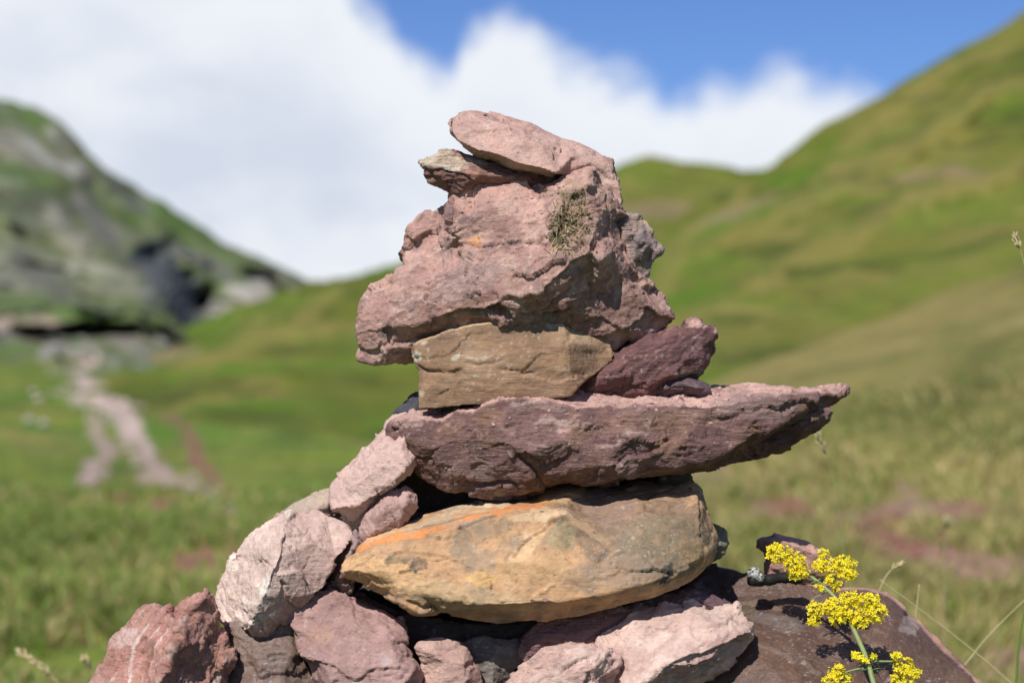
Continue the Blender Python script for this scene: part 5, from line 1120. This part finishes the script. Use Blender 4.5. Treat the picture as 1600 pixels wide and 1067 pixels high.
def flowering_plant():
    rnd = random.Random(12)
    path_ = [G(1010, 1500, -230), G(960, 1150, -200), G(915, 900, -165), G(872, 740, -130), G(830, 640, -105), (G(792, 560, -85)), G(735, 465, -60), G(670, 400, -45), (G(605, 348, -35)), G(560, 310, -30)]
    root = empty('flowering_plant', path_[0])
    tag(root, 'yellow flowering plant with feathery clusters on a slender stem in front of the brown boulder', 'plant')
    sp = spline(path_, 48)
    m = MB(); m.tube(sp, [S * (4.6 - 2.2 * i / 47) for i in range(48)], 8); m.build('stem', M_stem, root)
    br = [([G(875, 745, -131), G(940, 748, -128), G(1000, 750, -125), G(1040, 775, -124)], 2.4), ([G(885, 775, -135), G(820, 785, -132), G(770, 800, -130), G(740, 815, -128)], 1.8),
          ([G(872, 740, -130), G(855, 730, -134), G(840, 725, -134)], 1.6), ([G(640, 378, -42), G(680, 350, -45), G(720, 320, -46)], 1.8), ([G(790, 556, -85), G(840, 520, -90), G(880, 500, -92)], 2.0),
          ([G(770, 520, -80), G(700, 520, -84), G(640, 520, -86)], 1.8), ([G(690, 420, -50), G(660, 440, -56), G(620, 455, -60)], 1.2), ([G(600, 345, -35), G(540, 290, -40), G(480, 255, -40)], 2.0)]
    for pts, r0 in br:
        m = MB(); q = spline(pts, 10); m.tube(q, [S * r0 * (1 - .06 * i) for i in range(10)], 6); m.build('branch', M_stem, root)
    # needle leaves in whorls at the joints
    for (x, y, d, n, L) in ((876, 745, -131, 12, 60), (890, 790, -138, 8, 70), (640, 378, -42, 6, 40), (792, 560, -85, 9, 45), (735, 465, -60, 6, 34), (915, 900, -165, 10, 70), (1000, 752, -125, 6, 40), (775, 800, -130, 6, 40)):
        m = MB(); c = Vector(G(x, y, d))
        for i in range(n):
            a = 2 * math.pi * (i + rnd.random() * .6) / n
            dr = Vector((math.cos(a), math.sin(a) * .8, rnd.uniform(-.35, .55))).normalized(); l = L * .3375 * S * rnd.uniform(.6, 1.1)
            p = [c, c + dr * l * .5, c + dr * l + Vector((0, 0, -l * .15))]
            m.tube(p, [S * .9, S * 1.1, S * .25], 4)
        m.build('leaf_whorl', M_leaf, root)
    cl = [[(470, 250, 62, 48), (535, 290, 60, 48), (555, 335, 52, 36), (448, 225, 34, 24)],
          [(680, 305, 62, 36), (765, 300, 62, 42), (720, 370, 44, 34), (672, 250, 28, 24), (790, 345, 40, 32), (650, 408, 22, 14), (728, 410, 18, 20)],
          [(640, 505, 46, 38), (720, 500, 56, 46), (800, 455, 60, 34), (880, 470, 60, 40), (910, 520, 52, 50), (840, 560, 46, 38), (790, 520, 60, 40), (735, 555, 34, 30), (625, 560, 34, 22)],
          [(832, 722, 26, 22), (862, 738, 22, 18), (905, 722, 10, 8)],
          [(1010, 725, 30, 22), (1045, 765, 50, 38), (1075, 800, 44, 34), (1020, 830, 40, 30), (1060, 860, 44, 30)],
          [(735, 790, 40, 28), (715, 830, 42, 32), (770, 825, 34, 30), (740, 870, 40, 30)]]
    dep = (-42, -50, -92, -136, -126, -130)
    for lobes, dd_ in zip(cl, dep):
        m = MB(); g = MB()
        for (x, y, rx, ry) in lobes:
            c = Vector(G(x, y, dd_)); k = .3375 * S
            n = int(rx * ry / 24) + 5
            for _ in range(n):
                v = Vector((rnd.gauss(0, 1), rnd.gauss(0, 1), rnd.gauss(0, 1))).normalized()
                q = rnd.uniform(.55, 1.05)
                p = c + Vector((v.x * rx * k * q, v.y * 26 * k * q * 1.4, v.z * ry * k * q))
                nrm = (v * .8 + Vector((rnd.uniform(-.6, .6), rnd.uniform(-.9, .2), rnd.uniform(-.2, .8)))).normalized()
                a = nrm.orthogonal().normalized(); b = nrm.cross(a); t0 = rnd.uniform(0, 1.57)
                R_ = S * rnd.uniform(3.3, 4.9)
                if rnd.random() < .2:
                    m.blob(p, R_ * .42, 5, 3)
                    continue
                cup = rnd.uniform(.0, .5)
                for j in range(4):
                    t = t0 + j * math.pi / 2
                    e = a * math.cos(t) + b * math.sin(t); f = nrm.cross(e)
                    w = R_ * .34
                    m.quad(p - nrm * R_ * .1, p + e * R_ * .55 + f * w + nrm * R_ * cup * .3, p + e * R_ + nrm * R_ * cup, p + e * R_ * .55 - f * w + nrm * R_ * cup * .3)
                m.blob(p, R_ * .2, 4, 2)
                if rnd.random() < .35:
                    g.tube([p, p + (c - p) * .7 - Vector((0, 0, S * 2))], [S * .5, S * .6], 3)
            g.tube([c, c + Vector((0, 0, -ry * k * .6))], [S * .9, S * 1.1], 5)
        fc_ = m.build('flower_cluster', M_petal, root, smooth=False)
        e_ = g.build('flower_stalks', M_leaf, root); e_.parent = fc_


flowering_plant()


def stalk(pts, r, mat, label, seeds=None, name='grass_stalk'):
    root = empty(name, pts[0]); tag(root, label, 'grass stalk')
    m = MB(); q = spline(pts, 20); m.tube(q, [r * (1 - .035 * i) for i in range(20)], 6); m.build('stem', mat, root)
    if seeds:
        rnd = random.Random(len(label)); a, b, n, L = seeds
        m = MB()
        for i in range(n):
            t = a + (b - a) * i / n; p = q[min(19, int(t * 19))].lerp(q[min(19, int(t * 19) + 1)], t * 19 % 1)
            d = (q[min(19, int(t * 19) + 1)] - q[max(0, int(t * 19) - 1)]).normalized()
            s_ = (Vector((rnd.uniform(-1, 1), rnd.uniform(-1, 1), rnd.uniform(-1, 1))) * .45 + d).normalized()
            m.tube([p, p + s_ * L * .5, p + s_ * L], [L * .05, L * .16, L * .03], 4)
        m.build('seed_head', mat, root)


M_straw = plain_mat('straw', (.52, .43, .24), .6, .3, .15)
M_sand = plain_mat('old_straw', (.34, .30, .16), .6, .3, .15)
M_fresh = plain_mat('green_blade', (.13, .24, .04), .5, .3, .2)
P_ = lambda x, y, d: W(x, y, d)
stalk([P_(1660, 1300, 500), P_(1640, 1130, 490), P_(1570, 1058, 480), P_(1505, 1003, 470), P_(1440, 953, 460), P_(1375, 905, 450)], .0008, M_straw, 'dry straw stalk bent over in a long slant, right of the brown boulder')
stalk([P_(1425, 1230, 520), P_(1430, 1000, 510), P_(1436, 912, 500)], .0012, M_straw, 'short upright dry stalk rising behind the rim of the brown boulder')
stalk([P_(1330, 1150, 560), P_(1372, 930, 540), P_(1405, 880, 530)], .0010, M_straw, 'faint dry stalk leaning right just above the brown boulder rim', (.75, 1, 10, .006))
stalk([P_(1440, 1280, 620), P_(1480, 1090, 610), P_(1522, 1020, 600), P_(1568, 968, 590), P_(1640, 900, 580)], .0008, M_straw, 'dry stalk arching out of the frame at the lower right edge')
stalk([P_(1580, 1250, 300), P_(1588, 1060, 290), P_(1596, 980, 285), P_(1612, 900, 280)], .0011, M_fresh, 'fresh green grass blade standing at the lower right edge')
stalk([P_(1640, 1300, 330), P_(1630, 800, 320), P_(1612, 480, 310), P_(1600, 410, 305), P_(1588, 372, 300)], .0006, M_straw, 'tall grass seed head at the right edge, level with the big pink boulder', (.86, 1, 16, .006))
stalk([P_(1340, 1250, 900), P_(1325, 950, 880), P_(1310, 790, 860), P_(1296, 730, 850), P_(1278, 680, 845)], .0005, M_sand, 'thin grass seed head hanging in the air beneath the tip of the purple slab', (.84, 1, 14, .009))
stalk([P_(150, 1250, 1300), P_(110, 1100, 1290), P_(75, 1050, 1280), P_(35, 1020, 1270)], .0010, M_straw, 'pale grass head drooping left at the bottom left corner', (.6, 1, 30, .009))
stalk([P_(190, 1250, 1300), P_(165, 1100, 1290), P_(145, 1050, 1280), P_(134, 1032, 1270)], .0010, M_straw, 'short pale grass tip beside the red jagged rock at the bottom left', (.7, 1, 16, .009))
stalk([P_(1470, 1250, 2900), P_(1476, 880, 2880), P_(1480, 820, 2860)], .0014, M_sand, 'pale upright grass stalk against the bare soil on the right', (.8, 1, 14, .016))


# dropping on the brown boulder
def dropping():
    rnd = random.Random(5)
    root = empty('bird_dropping', P_(1200, 912, 20)); tag(root, 'black rod shaped dropping with a chalky white knob on the brown boulder', 'dropping')
    m = MB(); pts = spline([G(330, 372, 10), G(400, 374, 20), G(470, 362, 30), G(540, 366, 35), G(575, 372, 38)], 26)
    m.tube(pts, [S * 8.5 * (1 + rnd.uniform(-.14, .14)) * (1 - .6 * max(0, i - 20) / 6) for i in range(26)], 10)
    m.build('body', plain_mat('black_dropping', (.014, .013, .012), .6, .3, 0, .8, 900), root)
    m = MB(); m.blob(G(352, 342, 12), S * 10.5, 14, 10, (1.15, 1, 1.0), rnd, .05); m.blob(G(376, 360, 10), S * 8, 12, 8, (1, 1, 1), rnd, .05)
    mm, t, b = principled('white_crust')
    geo = t.new('ShaderNodeNewGeometry'); n = t.noise(geo.outputs['Position'], 500, 5, .7)
    t.link(t.mix(t.smooth(n, .42, .6), (.03, .03, .03), (.42, .43, .42)), b.inputs['Base Color']); b.inputs['Roughness'].default_value = .8
    m.build('tip', mm, root)


dropping()


def fly():
    c = Vector(P_(757, 180.5, 38)); root = empty('fly', c); tag(root, 'tiny black fly sitting on the top stone', 'fly')
    mk = plain_mat('fly_black', (.012, .012, .012), .35, .5)
    m = MB(); m.blob(c, S * 2.6, 8, 6, (1.5, 1, .8)); m.build('body', mk, root)
    m = MB(); m.blob(c + Vector((-S * 4.6, 0, 0)), S * 1.7, 7, 5); m.build('head', mk, root)
    for s_ in (-1, 1):
        m = MB(); a = c + Vector((0, 0, S * 1.8))
        m.quad(a, a + Vector((S * 5, s_ * S * 1.5, S * 1.6)), a + Vector((S * 6.5, s_ * S * 3.6, S * .8)), a + Vector((S * 3, s_ * S * 3, S * .6))); m.build('wing', plain_mat('fly_wing', (.2, .2, .2), .3, .5), root)
    for k_ in range(6):
        m = MB(); x = (k_ // 2 - 1) * 2; s_ = -1 if k_ % 2 else 1
        m.tube([c + Vector((x * S, 0, -S)), c + Vector((x * 1.6 * S, s_ * S * 2.5, -S * .2)), c + Vector((x * 2 * S, s_ * S * 4, -S * 3.4))], S * .4, 4); m.build('leg', mk, root)


fly()


# straw and dried dung stuck on the boulder's face
def straw_on_boulder():
    from mathutils.bvhtree import BVHTree
    ob = [o for o in bpy.data.objects if o.get('label', '').startswith('big crumbly')][0]
    bv = BVHTree.FromObject(ob, bpy.context.evaluated_depsgraph_get())
    o0 = Vector(cam.location); rnd = random.Random(9)
    def hit(px, py):
        d = (Vector(W(px, py)) - o0).normalized(); h = bv.ray_cast(o0, d); return (h[0], h[1]) if h[0] is not None else (None, None)
    groups = {}
    for i in range(230):
        x = rnd.gauss(1055, 46); y = rnd.triangular(365, 715, 500)
        if i % 3 == 0: x = rnd.gauss(985, 25); y = rnd.uniform(480, 690)
        a = rnd.gauss(1.25, .7); L = rnd.uniform(6, 34) if i % 6 else rnd.uniform(30, 62)
        px, py = 540 + x * .3375, 160 + y * .3375
        px2, py2 = px + math.cos(a) * L * .3375 * 1.3, py + math.sin(a) * L * .3375 * 1.3
        h1, n1 = hit(px, py); h2, n2 = hit(px2, py2)
        if h1 is None or h2 is None or (h1 - h2).length > S * 40: continue
        p1 = h1 + n1 * S * rnd.uniform(.6, 3); p2 = h2 + n2 * S * rnd.uniform(.6, 4)
        r = S * rnd.uniform(.3, .65); key = rnd.choice(('a', 'b', 'b', 'c', 'c', 'c'))
        m = groups.setdefault(key, MB())
        m.tube([p1, (p1 + p2) * .5 + n1 * S * rnd.uniform(.3, 2), p2], [r, r, r * .5], 4)
    root = empty('dried_straw', W(890, 330, -80)); tag(root, 'clump of dried straw and greenish dung stuck to the face of the big pink boulder', 'straw', kind='stuff')
    for k_, c_ in (('a', (.50, .42, .20)), ('b', (.26, .20, .10)), ('c', (.13, .105, .055))):
        groups[k_].build('straw', plain_mat('straw_' + k_, c_, .7, .2), root)
    m = MB()
    for i in range(130):
        x = rnd.gauss(1045, 46); y = rnd.triangular(375, 720, 560)
        if i % 3 == 0: x = rnd.gauss(980, 16); y = rnd.uniform(520, 680)
        h, n = hit(540 + x * .3375, 160 + y * .3375)
        if h is None: continue
        m.blob(h + n * S * .5, S * rnd.uniform(1.0, 3.4), 6, 4, (rnd.uniform(.7, 1.4), .8, rnd.uniform(.6, 1.3)), rnd, .3)
    m.build('dung_crumbs', plain_mat('dung', (.10, .085, .045), .9, .1, 0, .9, 500), root)


straw_on_boulder()


# crumbs of broken stone lying on the ledges
def crumbs():
    from mathutils.bvhtree import BVHTree
    rnd = random.Random(21)
    for start, lab, n, ex, mt in (('long dark', 'pink crumbs and dust lying along the top of the purple slab', 220, (760, 1240), M_pink), ('big crumbly', 'pink crumbs lying in the hollows of the big boulder', 160, (640, 900), M_pink)):
        ob = [o for o in bpy.data.objects if o.get('label', '').startswith(start)][0]
        bv = BVHTree.FromObject(ob, bpy.context.evaluated_depsgraph_get()); m = MB()
        for _ in range(n):
            x = (rnd.uniform(*ex) - 800) * S; y = rnd.uniform(-70, 40) * S
            h = bv.ray_cast(Vector((x, y, 1.0)), Vector((0, 0, -1)))
            if h[0] is None or h[1].z < .5: continue
            r = S * rnd.choice((1, 1.4, 1.8, 2.4, 3.2))
            m.blob(h[0] + Vector((0, 0, r * .3)), r, 5, 3, (1.2, 1, .7), rnd, .35)
        me_o = m.build('stone_crumbs', mt, smooth=False)
        set_col(me_o.data, np.tile((.50, .32, .29), (len(me_o.data.vertices), 1)))
        tag(me_o, lab, 'crumbs', kind='stuff')


crumbs()


# rubble of the old track, and a few blocks in the meadow
def rubble():
    rnd = random.Random(4); m = MB(); cols = []
    for (sx, sy, rx, ry, an, c_, a_) in path + rt:
        if a_ < .65: continue
        for _ in range(int(6 + rx * ry / 22)):
            px = sx + rnd.uniform(-1, 1) * rx * 1.1; py = sy + rnd.uniform(-1, 1) * ry * 1.1
            d = Vector(((px - 800) * S, D, (533 - py) * S)).normalized(); h = bvh.ray_cast(Vector(cam.location), d)
            if h[0] is None: continue
            dist = h[3]; r = dist * S / D * rnd.choice((1.2, 1.8, 2.5, 3.5, 5))
            k = len(m.v); m.blob(h[0] + Vector((0, 0, r * .2)), r, 6, 4, (1.3, 1, .7), rnd, .3)
            q = rnd.uniform(.75, 1.35); cols += [tuple(min(.6, v * q) for v in c_)] * (len(m.v) - k)
    o = m.build('scree', M_pink, smooth=False); set_col(o.data, np.array(cols)); tag(o, 'pinkish rubble strewn over bare patches of the meadow', 'rubble', kind='stuff')


rubble()
KM = (6.0 - D) / S
rock('boulder', 'P', [(1490, 905), (1500, 885), (1530, 872), (1560, 866), (1600, 872), (1650, 890), (1665, 925), (1600, 945), (1510, 930)], [(1560, 885, 150), (1600, 900, 160), (1540, 905, 140)], KM, 1100, M_pink,
     "blurred reddish boulder in the grass at the right edge, beyond the brown boulder", dict(lump=(300, 24), chip=((260, 26), (100, 10))), dict(base=(.33, .20, .17), mix=[((.42, .3, .27), 200, 0, .5, .6, 'n')]), seed=80, vox=9)
for i, (x, y, w, hgt, dist, lb) in enumerate(((46, 655, 9, 5, 30, 'small pale stone in the green meadow near the left edge, leftmost of three'), (68, 661, 9, 5, 29, 'small pale stone in the green meadow, rightmost of three near the left edge'),
                                              (25, 727, 7, 5, 17, 'small grey stone low in the green meadow by the left edge'))):
    k0 = (dist - D) / S; dq = dist / D
    rock('boulder', 'P', [(x - w, y + 4), (x - w * .6, y - hgt * .7), (x, y - hgt), (x + w * .7, y - hgt * .6), (x + w, y + 4), (x, y + hgt)], [(x, y, 8 * dq)], k0, 20 * dq, M_dark, lb,
         dict(lump=(10 * dq, 1), chip=((8 * dq, .6 * dq),), layer=(50, 20, 0), fine=(20, 0)), dict(base=(.4, .38, .36)), seed=90 + i, vox=.9 * dq)
